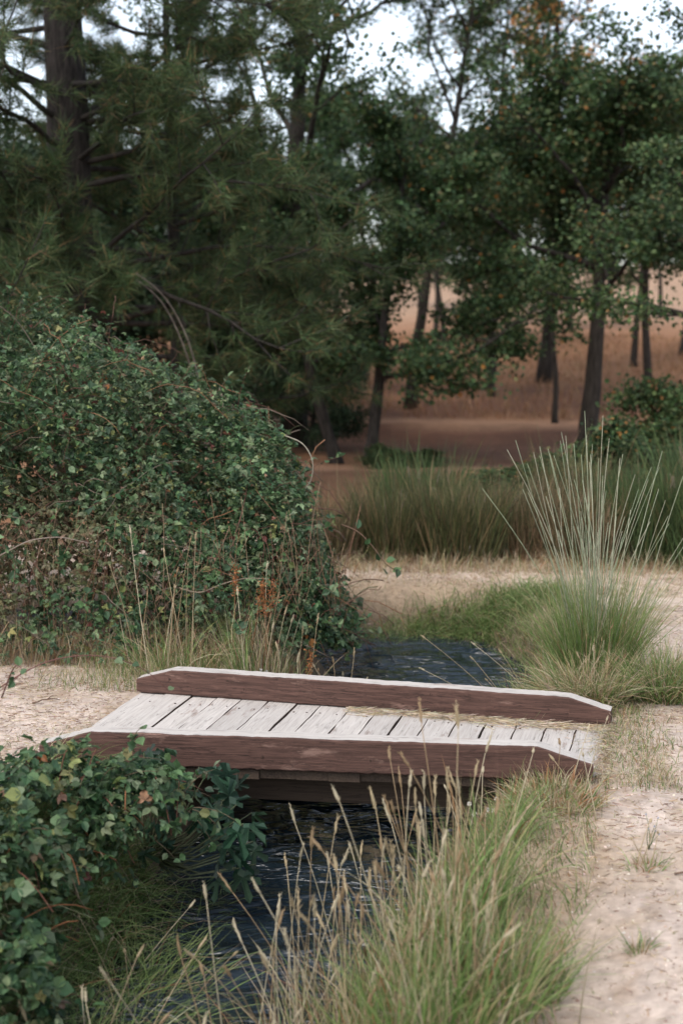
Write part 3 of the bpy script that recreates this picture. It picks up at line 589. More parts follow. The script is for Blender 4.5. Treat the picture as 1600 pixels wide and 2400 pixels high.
grass_patch('bank_grass', 'pale short grass beside the far left end of the bridge', 'grass', box_reg(-1.75, -0.35, 7.5, 8.2), 5000, (0.05, 0.2), 0.45, 55, (0, 0), (0.002, 0.0035), dens=lambda x, y: smooth(-1.75, -1.1, x + 0.5 * (fbm(x * 3, y * 3, 7) - 0.5)) * 0.9 + 0.05)
grass_patch('bank_grass', 'pale dry tufts along the right end of the bridge', 'grass', lambda r, n: (1.36 + r.normal(0.08, 0.10, n) - 0.1 * np.linspace(1, 0, n), np.linspace(5.85, 7.4, n)), 3000, (0.02, 0.10), 0.55, 56, (0, 0), (0.002, 0.004), (0.3, 1.1))
grass_patch('dry_grass', 'bleached stubble covering the clearing beyond the pool', 'grass', box_reg(-0.8, 4.0, 10.1, 12.0), 16000, (0.02, 0.075), 0.97, 57, (0, 0), (0.003, 0.006), (0.3, 1.2), rust=0.06, segs=2)
grass_patch('dry_grass', 'brown dead stems under the front of the great bramble', 'grass', box_reg(-2.6, -0.3, 8.05, 8.45), 2600, (0.1, 0.42), 0.85, 58, (0.1, -0.1), (0.002, 0.0035), (0.1, 0.8), rust=0.3)
grass_patch('dry_grass', 'bleached straw edge along the front of the broom hedge', 'grass', box_reg(-0.6, 4.2, 11.0, 11.5), 3600, (0.08, 0.25), 0.92, 59, (0, 0), (0.003, 0.006), (0.2, 0.9), rust=0.08, segs=3)
grass_patch('dry_grass', 'long dry grass on the tan hillside behind the trees', 'grass', box_reg(-9, 16, 26.5, 48), 30000, (0.15, 0.4), 1.0, 60, (0, 0), (0.012, 0.024), (0.2, 0.9), segs=2, pal=[(0.30, 0.155, 0.08), (0.24, 0.12, 0.06), (0.36, 0.21, 0.12)])
grass_patch('path_grass', 'scattered dry blades and small tufts on the sandy path at right', 'grass', box_reg(0.7, 2.4, 3.6, 9.6), 5200, (0.01, 0.05), 0.8, 61, (0, 0), (0.002, 0.004), (0.3, 1.3), dens=lambda x, y: 0.95 * smooth(0.55, 0.75, fbm(x * 2.6, y * 2.6, 17)), segs=2)
grass_patch('path_grass', 'sparse tufts on the bare earth left of the bridge', 'grass', box_reg(-2.4, -1.2, 6.4, 8.3), 2400, (0.01, 0.06), 0.5, 62, (0, 0), (0.002, 0.004), (0.3, 1.3), dens=lambda x, y: 0.95 * smooth(0.55, 0.72, fbm(x * 3.5, y * 3.5, 27)), segs=2)

def grass_clump(name, label, x, y, r, n, hl, dry, seed, stalks=(), lean=(0, 0), spread=0.35, bend=(0.15, 0.9), wid=(0.003, 0.0055), sw=0.0028, group=None, heads=True, stalk_cols=G_DRY, rust=0.03, headsz=(0.05, 0.09)):
    rng = RS(seed); org = A(x, y, gz(x, y)); t = thing(name, org, label, 'grass clump', group)
    a = rng.uniform(0, 2 * np.pi, n); q = np.sqrt(rng.random(n)) * r; b = np.stack([np.cos(a) * q, np.sin(a) * q, np.zeros(n)], 1); b[:, 2] = ground_z(b[:, 0] + x, b[:, 1] + y) - org[2] - 0.02
    d = nrm(np.stack([np.cos(a) * q / r * spread + lean[0] + rng.normal(0, 0.17, n), np.sin(a) * q / r * spread + lean[1] + rng.normal(0, 0.17, n), np.ones(n)], 1))
    c = mixgrass(rng, n, dry, rust); tip = c * 0.78 + np.array(G_DRY[0]) * 0.22
    bd = nrm(np.stack([np.cos(a) * 0.5 + rng.normal(0, 1.0, n), np.sin(a) * 0.5 + rng.normal(0, 1.0, n), np.zeros(n)], 1))
    g = Geo(); g.blades(b, d, rng.uniform(hl[0], hl[1], n), rng.uniform(wid[0], wid[1], n), rng.uniform(bend[0], bend[1], n), c, tip, 5, bd, rng); g.obj('blades', M_grass, t, False, 'stuff')
    for (sl, lx, ly, bx, by) in stalks:
        gs = Geo(); d = nrm(A(lx, ly, 1)); tt = np.linspace(0, 1, 8)[:, None]; cv = A(lx * 0.25 + rng.normal(0, 0.05), ly * 0.25 + rng.normal(0, 0.05), 0)
        b0 = A(bx, by, float(ground_z(np.array([bx + x]), np.array([by + y]))[0]) - org[2] - 0.02)
        pts = b0 + d * sl * tt + cv * sl * tt ** 2; cc = np.array(stalk_cols[rng.integers(len(stalk_cols))]) * rng.uniform(0.85, 1.1)
        gs.tube(pts, np.linspace(sw, sw * 0.45, 8), cc, 4); so = gs.obj('stalk', M_grass, t, True)
        if heads:
            gh = Geo(); seed_head(gh, pts[-1], pts[-1] - pts[-2] + A(rng.normal(0, 0.01), rng.normal(0, 0.01), 0), rng.uniform(*headsz), rng.uniform(0.004, 0.0065), cc * 1.1, rng)
            gh.obj('seed_head', M_grass, so)
    return t
rng = RS(71)
# the big bunch grass on the right with tall pale flower stalks
def fan(r, n, hmin, hmax, spread, rad, yl=0.2): return [(r.uniform(hmin, hmax), r.normal(0, spread), r.normal(0, yl), r.normal(0, rad), r.normal(0, rad)) for _ in range(n)]
PALE = [(0.36, 0.38, 0.26), (0.30, 0.34, 0.22), (0.42, 0.40, 0.29)]
grass_clump('bunch_grass', 'large bunch grass with tall pale upright stalks right of the pool', 1.42, 7.75, 0.18, 2600, (0.18, 0.82), 0.12, 72, fan(RS(5), 62, 0.85, 1.42, 0.15, 0.07) + [(1.42, -0.30, 0, -0.05, 0), (1.35, -0.22, 0, -0.05, 0), (1.25, 0.42, 0, 0.05, 0), (1.3, 0.5, 0, 0.05, 0), (1.5, -0.02, 0, 0, 0), (1.52, -0.06, 0, 0, 0)], (0, -0.05), 0.27, (0.0, 0.5), (0.0025, 0.0045), 0.003, heads=False, stalk_cols=PALE)
grass_clump('bunch_grass', 'smaller green bunch grass at the far right end of the bridge', 1.72, 7.35, 0.16, 1800, (0.18, 0.45), 0.28, 73, (), (0, -0.05), 0.6, heads=False)
grass_clump('bunch_grass', 'straw tinged grass tuft between the big bunch grass and the bridge', 1.30, 7.30, 0.17, 1700, (0.15, 0.40), 0.6, 74, fan(RS(6), 9, 0.25, 0.45, 0.25, 0.06), (-0.1, -0.1), 0.6, headsz=(0.03, 0.05))
grass_clump('bunch_grass', 'dark green tuft leaning over the pool edge behind the bridge', 1.08, 7.95, 0.15, 1500, (0.2, 0.5), 0.25, 75, fan(RS(8), 8, 0.3, 0.6, 0.35, 0.06) + [(0.75, -0.8, 0.0, 0, 0), (0.6, -1.1, -0.1, 0, 0), (0.5, -0.6, 0.1, 0, 0)], (-0.25, -0.1), 0.6, headsz=(0.02, 0.04))
# reeds behind the bridge, in front of the bramble
grass_clump('reed_clump', 'upright green and straw reeds behind the middle of the bridge', -0.36, 7.85, 0.26, 620, (0.3, 0.62), 0.45, 76, fan(RS(9), 22, 0.5, 0.72, 0.10, 0.14), (0, -0.02), 0.16, (0.05, 0.5), (0.003, 0.006), headsz=(0.04, 0.07))
grass_clump('reed_clump', 'thin green reeds drooping beside the pool left edge', 0.02, 8.1, 0.12, 420, (0.2, 0.45), 0.15, 77, fan(RS(10), 5, 0.4, 0.55, 0.25, 0.05), (0.25, -0.05), 0.4, (0.3, 1.1), headsz=(0.02, 0.04))
grass_clump('reed_clump', 'sparse thin stems in front of the bramble left of the reeds', -0.95, 7.95, 0.25, 260, (0.15, 0.5), 0.4, 78, fan(RS(11), 10, 0.45, 0.85, 0.10, 0.15), (0, -0.02), 0.3, headsz=(0.02, 0.05))
# foreground clumps on the right bank
grass_clump('tall_grass', 'tall straw and green grass clump before the middle of the bridge', 0.30, 4.72, 0.27, 950, (0.25, 0.62), 0.3, 79, fan(RS(12), 38, 0.45, 0.85, 0.12, 0.11), (0.02, 0), 0.12, (0.02, 0.7), (0.004, 0.007))
grass_clump('tall_grass', 'green grass clump at the bottom edge right of centre', 0.26, 4.15, 0.30, 950, (0.2, 0.48), 0.25, 80, fan(RS(13), 26, 0.3, 0.6, 0.2, 0.13), (0.0, 0), 0.35, (0.05, 0.6), (0.004, 0.007))
grass_clump('tall_grass', 'dry rusty grass clump leaning over the stream at bottom centre', -0.12, 4.40, 0.20, 420, (0.25, 0.6), 0.7, 81, fan(RS(14), 40, 0.42, 0.85, 0.26, 0.12), (-0.15, 0), 0.35, (0.1, 0.7), rust=0.35)
grass_clump('tall_grass', 'deep green grass clump against the near beam of the bridge', 0.50, 5.45, 0.22, 1300, (0.12, 0.34), 0.12, 82, fan(RS(15), 12, 0.25, 0.42, 0.3, 0.12), (-0.05, 0), 0.5, (0.1, 0.8), headsz=(0.02, 0.04))
grass_clump('tall_grass', 'dry reddish grass clump at the near right corner of the bridge', 0.88, 5.72, 0.18, 800, (0.06, 0.2), 0.75, 83, fan(RS(16), 8, 0.15, 0.35, 0.4, 0.1), (-0.1, 0), 0.8, rust=0.3, headsz=(0.02, 0.04))
grass_clump('tall_grass', 'leafy green weeds at the path edge in the lower right', 0.52, 4.30, 0.18, 600, (0.12, 0.36), 0.3, 84, fan(RS(17), 6, 0.3, 0.55, 0.15, 0.1), (0, 0), 0.5, headsz=(0.02, 0.04))
grass_clump('tall_grass', 'dry nodding grass stalks in the near left corner', -0.62, 4.0, 0.22, 500, (0.2, 0.5), 0.4, 85, fan(RS(18), 16, 0.35, 0.62, 0.45, 0.15), (0.1, 0), 0.5, (0.2, 0.9), headsz=(0.05, 0.08))
grass_clump('small_tuft', 'small green tuft alone on the sandy path in the lower right', 0.98, 4.42, 0.03, 70, (0.05, 0.12), 0.3, 86, (), spread=0.5)
grass_clump('small_tuft', 'thin straggling weed with a dry twig on the right path', 1.12, 5.02, 0.05, 60, (0.05, 0.13), 0.5, 87, fan(RS(19), 4, 0.1, 0.18, 0.3, 0.03), spread=0.6, headsz=(0.01, 0.02))

grass_clump('tall_grass', 'thin straw stalks leaning over the dark water below the bridge', 0.02, 4.85, 0.16, 160, (0.25, 0.55), 0.6, 98, fan(RS(23), 24, 0.5, 0.88, 0.14, 0.10), (-0.1, 0), 0.25, (0.05, 0.6), (0.003, 0.006), rust=0.2)
grass_clump('tall_grass', 'sparse straw and rust stalks standing across the stream at the bottom edge', -0.30, 3.95, 0.22, 260, (0.2, 0.5), 0.75, 88, fan(RS(20), 26, 0.3, 0.62, 0.22, 0.13), (0.05, 0), 0.3, (0.05, 0.8), (0.003, 0.006), rust=0.3)
grass_clump('tall_grass', 'green drooping grass on the left bank under the fig leaves', -0.80, 5.05, 0.2, 900, (0.2, 0.5), 0.12, 89, fan(RS(21), 5, 0.3, 0.5, 0.3, 0.1), (0.35, -0.1), 0.4, (0.3, 1.2), (0.003, 0.0055), headsz=(0.02, 0.04))
grass_clump('tall_grass', 'long green grass arching over the stream in the lower left', -0.86, 4.45, 0.2, 900, (0.25, 0.55), 0.15, 90, fan(RS(22), 7, 0.35, 0.6, 0.35, 0.1), (0.35, -0.05), 0.4, (0.3, 1.2), (0.003, 0.006), headsz=(0.04, 0.06))
# dock with rust brown seeds behind the bridge
def dock(x, y, h, seed, label):
    rng = RS(seed); org = A(x, y, gz(x, y)); t = thing('dock_plant', org, label, 'plant', 'rusty dock plants behind the bridge')
    g = Geo(); pts = np.stack([np.linspace(0, rng.normal(0, 0.05), 6), np.zeros(6), np.linspace(0, h, 6)], 1); g.tube(pts, np.linspace(0.0035, 0.0015, 6), A(0.2, 0.1, 0.05), 4); g.obj('stalk', M_stem, t, True)
    g = Geo(); n = 160; q = rng.uniform(0.72, 1, n); pos = np.stack([np.interp(q, [0, 1], [0, pts[-1, 0]]), np.zeros(n), q * h], 1) + rng.normal(0, 0.013, (n, 3))
    scatter_leaves(g, rng, pos, nrm(rng.normal(0, 1, (n, 3))), rng.uniform(0.008, 0.016, n), pick(rng, n, [(0.30, 0.12, 0.04), (0.22, 0.08, 0.03)], [1, 1]), (FARL_V, FARL_F)); g.obj('seed_cluster', M_leaf, t, False, 'stuff')
for i, (x, h, l) in enumerate(((-0.62, 0.60, 'leftmost rust brown dock seed spike before the bramble'), (-0.54, 0.57, 'second rust brown dock seed spike from the left'), (-0.47, 0.62, 'rust brown dock seed spike in the middle of the row'), (-0.42, 0.66, 'tallest rust brown dock seed spike above the reeds'), (-0.22, 0.55, 'rust brown dock seed spike apart on the right of the reeds'))):
    dock(x, 8.0, h, 200 + i, l)

# straw lying on the deck along the far beam
def straw(name, label, pts_a, pts_b, n, wd, seed, hz=0.012):
    rng = RS(seed); t = rng.random(n) ** 0.9; p = pts_a + (pts_b - pts_a) * t[:, None]; dd = nrm((pts_b - pts_a)[None])[0]; nv = A(dd[1], -dd[0], 0)
    p = p + nv * (np.abs(rng.normal(0, wd, n)) * (0.5 + fbm(t * 9, t * 0, seed)))[:, None]; p[:, 2] = rng.uniform(0.003, hz, n)
    a = rng.normal(math.atan2(dd[1], dd[0]), 0.6, n); d = np.stack([np.cos(a), np.sin(a), rng.normal(0, 0.12, n)], 1)
    g = Geo(); g.blades(p, d, rng.uniform(0.02, 0.10, n), rng.uniform(0.002, 0.004, n), rng.uniform(0, 0.25, n), pick(rng, n, G_DRY + [(0.5, 0.42, 0.33)], [1, 0.7, 1, 2], 0.2), None, 2, None, rng)
    tag(g.obj(name, M_grass, None, False, 'stuff'), label, 'straw')
straw('straw_litter', 'pale straw swept against the far beam on the bridge deck', A(0.02, 7.11, 0), A(1.30, 6.755, 0), 2300, 0.05, 91, 0.014)
straw('straw_litter', 'loose straw drifted at the right end of the bridge deck', A(1.36, 6.85, -0.02), A(1.16, 5.95, -0.02), 900, 0.05, 92)

def litter_bits(name, label, reg, n, seed):
    rng = RS(seed); x, y = reg(rng, n); k = smooth(0.35, 0.7, fbm(x * 3, y * 3, seed)) + 0.3 > rng.random(n); x = x[k]; y = y[k]; n = len(x)
    a = rng.uniform(0, 6.28, n); g = Geo(); p = np.stack([x, y, ground_z(x, y) + rng.uniform(0.001, 0.006, n)], 1)
    g.blades(p, np.stack([np.cos(a), np.sin(a), rng.normal(0, 0.1, n)], 1), rng.uniform(0.015, 0.06, n), rng.uniform(0.0015, 0.004, n), rng.uniform(0, 0.3, n), pick(rng, n, G_DRY + [(0.2, 0.11, 0.07), (0.12, 0.07, 0.05), (0.55, 0.46, 0.36)], [2, 2, 1, 2, 1, 1.5], 0.25), None, 2, None, rng)
    tag(g.obj(name, M_grass, None, False, 'stuff'), label, 'litter')
litter_bits('plant_litter', 'fine dry plant litter strewn over the right path', box_reg(0.5, 2.4, 3.4, 9.8), 26000, 95)
litter_bits('plant_litter', 'fine dry plant litter strewn over the left path', box_reg(-2.5, -1.1, 6.2, 8.4), 8000, 96)
litter_bits('plant_litter', 'fine dry plant litter strewn over the clearing beyond the pool', box_reg(-0.6, 3.6, 10.1, 11.6), 12000, 97)
# small wild flowers
def wildflower(label, x, y, h, n, col, seed, r=0.008, spread=0.25):
    rng = RS(seed); org = A(x, y, gz(x, y)); t = thing('wildflower', org, label, 'flower'); g = Geo()
    for i in range(n):
        d = nrm(A(rng.normal(0, spread), rng.normal(0, spread), 1)); L = h * rng.uniform(0.6, 1.05); tt = np.linspace(0, 1, 5)[:, None]; pts = d * L * tt + A(rng.normal(0, 0.02), 0, 0) * tt ** 2
        g.tube(pts, np.linspace(0.0018, 0.001, 5), A(0.13, 0.17, 0.08), 4); f = Geo(); m = 22; o = nrm(rng.normal(0, 1, (m, 3)) + A(0, 0, 0.5))
        f.inst(FARL_V, FARL_F, np.tile(pts[-1], (m, 1)), *[q * r * 1.6 for q in frames(o, rng.normal(0, 1, (m, 3)))], pick(rng, m, [col], [1], 0.15)); f.obj('flower_head', M_leaf, t)
    g.obj('stems', M_stem, t, True)
wildflower('white fluffy flower heads against the near beam at right', 0.60, 5.72, 0.28, 7, A(0.62, 0.60, 0.55), 501)
wildflower('white flowered stem among the reeds behind the bridge', -0.40, 7.72, 0.42, 8, A(0.60, 0.60, 0.55), 502, 0.007, 0.06)
wildflower('pale blue flowered weed on the right path', 1.17, 5.2, 0.14, 6, A(0.42, 0.43, 0.50), 503, 0.003, 0.4)
for lab, x, y, a, L in (('bent dry twig lying on the right path by the weed', 1.22, 4.95, 0.3, 0.16), ('short dark twig near the right end of the bridge', 1.42, 5.75, -0.2, 0.11), ('thin twig on the bare earth left of the bridge', -1.62, 7.25, 0.5, 0.15)):
    rg = RS(int(L * 1000)); tq = np.linspace(0, 1, 7); g = Geo(); pts = np.stack([x + math.cos(a) * L * tq, y + math.sin(a) * L * tq, 0 * tq], 1) + rg.normal(0, 0.006, (7, 3)); pts[:, 2] = ground_z(pts[:, 0], pts[:, 1]) + 0.006 + 0.012 * np.sin(tq * 3)
    g.tube(pts, np.linspace(0.0045, 0.002, 7), A(0.13, 0.085, 0.06), 6, 0.15, rg); g.tube(np.array([pts[3], pts[3] + A(0.02, 0.02, 0.012), pts[3] + A(0.05, 0.025, 0.016)]), [0.0025, 0.002, 0.001], A(0.13, 0.085, 0.06), 5); tag(g.obj('twig', M_stem, None, True), lab, 'twig', 'twigs on the paths')
# pebbles and crumbs of earth on the paths
def crumbs(name, label, reg, n, seed, sz=(0.003, 0.011)):
    rng = RS(seed); x, y = reg(rng, n); p = np.stack([x, y, ground_z(x, y)], 1); s = rng.uniform(sz[0], sz[1], n)[:, None] * rng.uniform(0.4, 1.0, (n, 1))
    V = [(1, 0, 0), (0, 1, 0), (-1, 0, 0), (0, -1, 0), (0, 0, 0.8), (0.6, 0.5, 0.4)]; F = [(0, 1, 4), (1, 2, 4), (2, 3, 4), (3, 0, 4)]
    a = rng.uniform(0, 6.28, n); X = np.stack([np.cos(a), np.sin(a), 0 * a], 1) * s; Y = np.stack([-np.sin(a), np.cos(a), 0 * a], 1) * s * rng.uniform(0.6, 1, (n, 1)); Z = np.tile(A(0, 0, 1), (n, 1)) * s * 0.7
    g = Geo(); g.inst(V[:5], F, p, X, Y, Z, pick(rng, n, [(0.42, 0.34, 0.27), (0.30, 0.22, 0.16), (0.5, 0.42, 0.36), (0.16, 0.10, 0.07)], [3, 2, 2, 1])); o = g.obj(name, M_stem, None, False, 'stuff'); tag(o, label, 'gravel')
crumbs('gravel', 'crumbs of earth and grit on the sandy path at right', box_reg(0.6, 2.3, 3.5, 9.5), 9000, 93)
crumbs('gravel', 'crumbs of earth and grit on the bare ground left of the bridge', box_reg(-2.4, -1.2, 6.3, 8.3), 3500, 94)

# ------------------------------------------------------------------ broom hedge beyond the clearing
def broom(seed, h, cols, wts):
    rng = RS(seed); n = 3000; g = Geo(); a = rng.uniform(0, 6.28, n); q = np.sqrt(rng.random(n)) * 0.42; b = np.stack([np.cos(a) * q, np.sin(a) * q, rng.uniform(0, 0.45, n) * h], 1)
    d = nrm(np.stack([np.cos(a) * 0.3 * q / 0.4 + rng.normal(0, 0.16, n), np.sin(a) * 0.3 * q / 0.4 + rng.normal(0, 0.16, n), np.ones(n)], 1))
    g.blades(b, d, rng.uniform(0.3, 0.62, n) * h * rng.uniform(0.6, 1.15, n) * np.where(rng.random(n) < 0.06, 1.5, 1) * (0.75 + 0.5 * noise2(a * 1.3, q * 6, seed)), rng.uniform(0.005, 0.010, n), rng.uniform(0, 0.35, n), pick(rng, n, cols, wts, 0.3), None, 3, None, rng)
    s = Geo()
    for i in range(14):
        aa = rng.uniform(0, 6.28); L = rng.uniform(0.4, 0.8) * h; dd = nrm(A(math.cos(aa) * 0.4, math.sin(aa) * 0.4, 1)); s.tube(np.array([dd * 0, dd * L * 0.5, dd * L + A(0, 0, 0.05)]), [0.012, 0.009, 0.004], A(0.14, 0.11, 0.08), 5)
    return g.mesh('foliage', M_grass), s.mesh('stems', M_stem, True)
bm_ = [broom(301, 1.0, [(0.083, 0.097, 0.038), (0.129, 0.128, 0.054), (0.227, 0.162, 0.086), (0.060, 0.070, 0.033)], [3, 2, 2.2, 2]), broom(302, 1.05, [(0.076, 0.081, 0.038), (0.151, 0.121, 0.065), (0.272, 0.189, 0.108)], [2, 1.5, 2]), broom(303, 1.1, [(0.064, 0.105, 0.038), (0.091, 0.128, 0.046), (0.050, 0.070, 0.030), (0.167, 0.135, 0.065)], [3, 2, 2, 0.8])]
HEDGE = [(-0.15, 11.65, 1, 0.69, 'brownish broom shrub emerging from behind the bramble'), (0.42, 11.75, 0, 0.78, 'olive broom shrub second from the bramble in the hedge'), (0.98, 11.65, 0, 0.83, 'olive green broom shrub in the hedge centre left'), (1.5, 11.85, 1, 0.78, 'grey brown broom shrub in the hedge centre'), (2.0, 11.55, 1, 0.75, 'twiggy half dead broom shrub at the clearing edge'), (2.5, 11.65, 2, 0.90, 'green broom shrub behind the tall pale stalks'), (2.95, 11.45, 2, 0.96, 'dark green broom shrub right of the tall pale stalks'), (3.4, 11.25, 2, 1.00, 'dark green broom shrub at the right frame edge'), (0.7, 12.45, 2, 0.90, 'taller green broom in the second row behind the clearing'), (2.2, 12.75, 0, 0.94, 'broom in the back row below the far oak trunk'), (3.3, 12.55, 2, 1.13, 'tall green broom at the back right of the hedge')]
for i, (x, y, k, sc, lab) in enumerate(HEDGE):
    t = thing('broom_shrub', (x, y, gz(x, y) - 0.03), lab, 'shrub', 'broom hedge beyond the clearing'); link('foliage', bm_[k][0], t, 'stuff'); link('stems', bm_[k][1], t)
    t.rotation_euler = (0, 0, i * 1.7); t.scale = (sc, sc, sc)

# ------------------------------------------------------------------ trees
BARK = A(0.036, 0.030, 0.025)
def curve_pts(p, d, L, n, rng, wig=0.12, up=0.0, droop=0.0):
    pts = [np.array(p, float)]; d = nrm(np.array(d, float))
    for i in range(n):
        d = nrm(d + rng.normal(0, wig, 3) + A(0, 0, up - droop * (i / n))); pts.append(pts[-1] + d * L / n)
    return np.array(pts)
OAK_PAL = [(0.030, 0.058, 0.022), (0.048, 0.085, 0.030), (0.085, 0.12, 0.045), (0.14, 0.12, 0.05), (0.30, 0.14, 0.04)]
def oak_mesh(seed, H, r0, lean=(0, 0), t0=0.3, nl=9, spread=3.0, elev=(0.1, 0.8), leaf=(0.05, 0.095), per=70, clr=0.34, pal=OAK_PAL, wts=(30, 30, 15, 4, 0.5), trunk_wig=0.06, sub=6, topw=0.5, extra=()):
    rng = RS(seed); tr = curve_pts((0, 0, -0.2), (lean[0], lean[1], 1), H * 0.95, 14, rng, trunk_wig, 0.08); rad = r0 * (1 - np.linspace(0, 1, 15) * 0.85); rad[0] *= 1.35; rad[1] *= 1.1
    g = Geo(); g.tube(tr, rad, BARK, 12, 0.08, rng); trunk = g.mesh('trunk', M_bark, True); limbs = []; cl = []
    def limb(p, d, L, r):
        b = Geo(); pts = curve_pts(p, d, L, 8, rng, 0.16, 0.05); b.tube(pts, np.linspace(r, r * 0.25, 9), BARK, 7)
        for j in range(sub):
            k = rng.integers(2, 9); dd = nrm(pts[min(k, 8)] - pts[k - 1] + rng.normal(0, 0.7, 3) * A(1, 1, 0.6)); l2 = L * rng.uniform(0.25, 0.5); q = curve_pts(pts[k], dd, l2, 5, rng, 0.2, 0.04); b.tube(q, np.linspace(r * 0.4, r * 0.1, 6), BARK, 5)
            cl.extend([q[2], q[3], q[4], q[5]])
        cl.extend([pts[6], pts[8]]); limbs.append(b.mesh('branch', M_bark, True))
    for i in range(nl):
        t = t0 + (1 - t0) * (i + 0.5) / nl; k = t * 14; p = np.array([np.interp(k, np.arange(15), tr[:, c]) for c in range(3)]); az = i * 2.4 + rng.uniform(-0.5, 0.5); el = elev[0] + (elev[1] - elev[0]) * t + rng.uniform(-0.1, 0.15)
        L = spread * (1 - topw * max(0, t - 0.4) / 0.6) * rng.uniform(0.75, 1.15); limb(p, (math.cos(az) * math.cos(el), math.sin(az) * math.cos(el), math.sin(el)), L, r0 * 0.42 * (1 - 0.5 * t))
    for (t, d, L) in extra:
        k = t * 14; p = np.array([np.interp(k, np.arange(15), tr[:, c]) for c in range(3)]); limb(p, d, L, r0 * 0.4)
    cl = np.array(cl); ctr = tr[8]; n = len(cl) * per; k = np.repeat(np.arange(len(cl)), per); wob = rng.uniform(0.6, 1.25, len(cl))[k][:, None]
    pos = cl[k] + nrm(rng.normal(0, 1, (n, 3))) * rng.random((n, 1)) ** 0.5 * clr * 1.55 * A(1, 1, 0.7) * wob; out = nrm(pos - ctr + A(0, 0, 0.5)); tint = rng.uniform(0.75, 1.25, len(cl))[k][:, None]
    g = Geo(); scatter_leaves(g, rng, pos, out, rng.uniform(leaf[0], leaf[1], n), np.clip(pick(rng, n, pal, wts, 0.25) * tint, 0, 1), (FARL_V, FARL_F), ratio=1.3)
    return trunk, limbs, g.mesh('crown', M_far)
def pine_mesh(seed, H, r0, z0, blen, step=0.55, per=7, tuft=22, nl=0.2, lean=0.0, pal=((0.035, 0.062, 0.024), (0.052, 0.085, 0.030), (0.09, 0.108, 0.042), (0.17, 0.11, 0.05)), wts=(3, 3, 2, 0.6), sub=8, width=0.007, top=0.3, front=0):
    rng = RS(seed); tr = curve_pts((0, 0, -0.2), (lean, 0, 1), H, 16, rng, 0.015, 0.03); rad = r0 * (1 - np.linspace(0, 1, 17) * 0.9); rad[0] *= 1.3
    g = Geo(); g.tube(tr, rad, A(0.028, 0.023, 0.020), 14, 0.1, rng); trunk = g.mesh('trunk', M_bark, True); limbs = []; tips = []; dirs = []
    z = z0; jobs = [(rng.uniform(z0, z0 + 2.6), rng.normal(-1.57, 0.75)) for _ in range(front)]
    while z < H * 0.97:
        jobs += [(z, rng.uniform(0, 6.28)) for j in range(rng.integers(2, 4))]; z += step * rng.uniform(0.7, 1.3)
    for z, az in jobs:
        if True:
            k = (z + rng.uniform(-0.2, 0.2)) / H * 16; p = np.array([np.interp(k, np.arange(17), tr[:, c]) for c in range(3)]); f = 1 - (1 - top) * (z - z0) / (H - z0); L = blen * f * rng.uniform(0.6, 1.15)
            b = Geo(); pts = curve_pts(p, (math.cos(az), math.sin(az), rng.uniform(-0.15, 0.25)), L, 8, rng, 0.09, 0.05, 0.08); b.tube(pts, np.linspace(0.026 * f + 0.012, 0.008, 9), A(0.032, 0.027, 0.023), 6)
            for q in range(sub):
                kk = rng.integers(3, 9); dd = nrm(nrm(pts[kk] - pts[kk - 1]) + rng.normal(0, 0.6, 3)); s = curve_pts(pts[kk], dd, L * rng.uniform(0.12, 0.32), 3, rng, 0.15, 0.08); b.tube(s, [0.01, 0.008, 0.006, 0.004], A(0.035, 0.03, 0.025), 4)
                for u in (1, 2, 3): tips.append(s[u]); dirs.append(s[u] - s[u - 1])
            limbs.append(b.mesh('branch', M_bark, True))
    tips = np.array(tips); dirs = nrm(np.array(dirs)); n = len(tips) * tuft; k = np.repeat(np.arange(len(tips)), tuft)
    d = nrm(dirs[k] * 0.7 + nrm(rng.normal(0, 1, (n, 3))) * 0.9); g = Geo(); tint = rng.uniform(0.7, 1.3, len(tips))[k][:, None]
    g.blades(tips[k] + rng.normal(0, 0.03, (n, 3)), d, rng.uniform(0.7, 1.2, n) * nl, np.full(n, width), rng.uniform(0, 0.35, n), np.clip(pick(rng, n, pal, wts, 0.2) * tint, 0, 1), None, 1, None, rng)
    return trunk, limbs, g.mesh('crown', M_far)
def plant(name, label, meshes, x, y, rz=0.0, sc=1.0, group=None, cat='tree', dz=0.0):
    t = thing(name, (x, y, gz(x, y) + dz), label, cat, group); t.rotation_euler = (0, 0, rz); t.scale = (sc, sc, sc)
    link('trunk', meshes[0], t)
    for b in meshes[1]: link('branch', b, t)
    link('crown', meshes[2], t, 'stuff'); return t
def at(px, d): return (px - 800) / FOC * d
big_pine = pine_mesh(401, 14, 0.29, 1.9, 2.9, 0.36, sub=15, tuft=46, width=0.0085, front=22)
plant('pine_tree', 'massive dark pine with a thick trunk at the upper left', big_pine, at(190, 15), 15, 0.0)
oakA = oak_mesh(411, 11, 0.20, (-0.12, 0), 0.27, 13, 3.5, (0.1, 0.9), per=50, clr=0.21)
airy = oak_mesh(418, 9.5, 0.12, (0.06, 0), 0.38, 18, 3.0, (0.15, 0.8), per=34, clr=0.22, leaf=(0.055, 0.095), topw=0.3, wts=(26, 30, 17, 8, 2))
plant('oak_tree', 'airy oak whose thin upper sprays cross the open sky in the centre', airy, at(960, 28), 28, 0.8)
plant('oak_tree', 'airy oak left of the one coloured with sunset glow', airy, at(1150, 35), 35, 5.5)
plant('oak_tree', 'dark leaning oak in the middle with limbs spreading over the clearing', oakA, at(695, 23), 23, 1.0)
oakB = oak_mesh(412, 4.6, 0.10, (-0.18, 0), 0.35, 8, 1.7, (-0.1, 0.7), leaf=(0.045, 0.085), per=90, clr=0.24, extra=((0.45, (0.9, -0.2, -0.05), 2.7),))
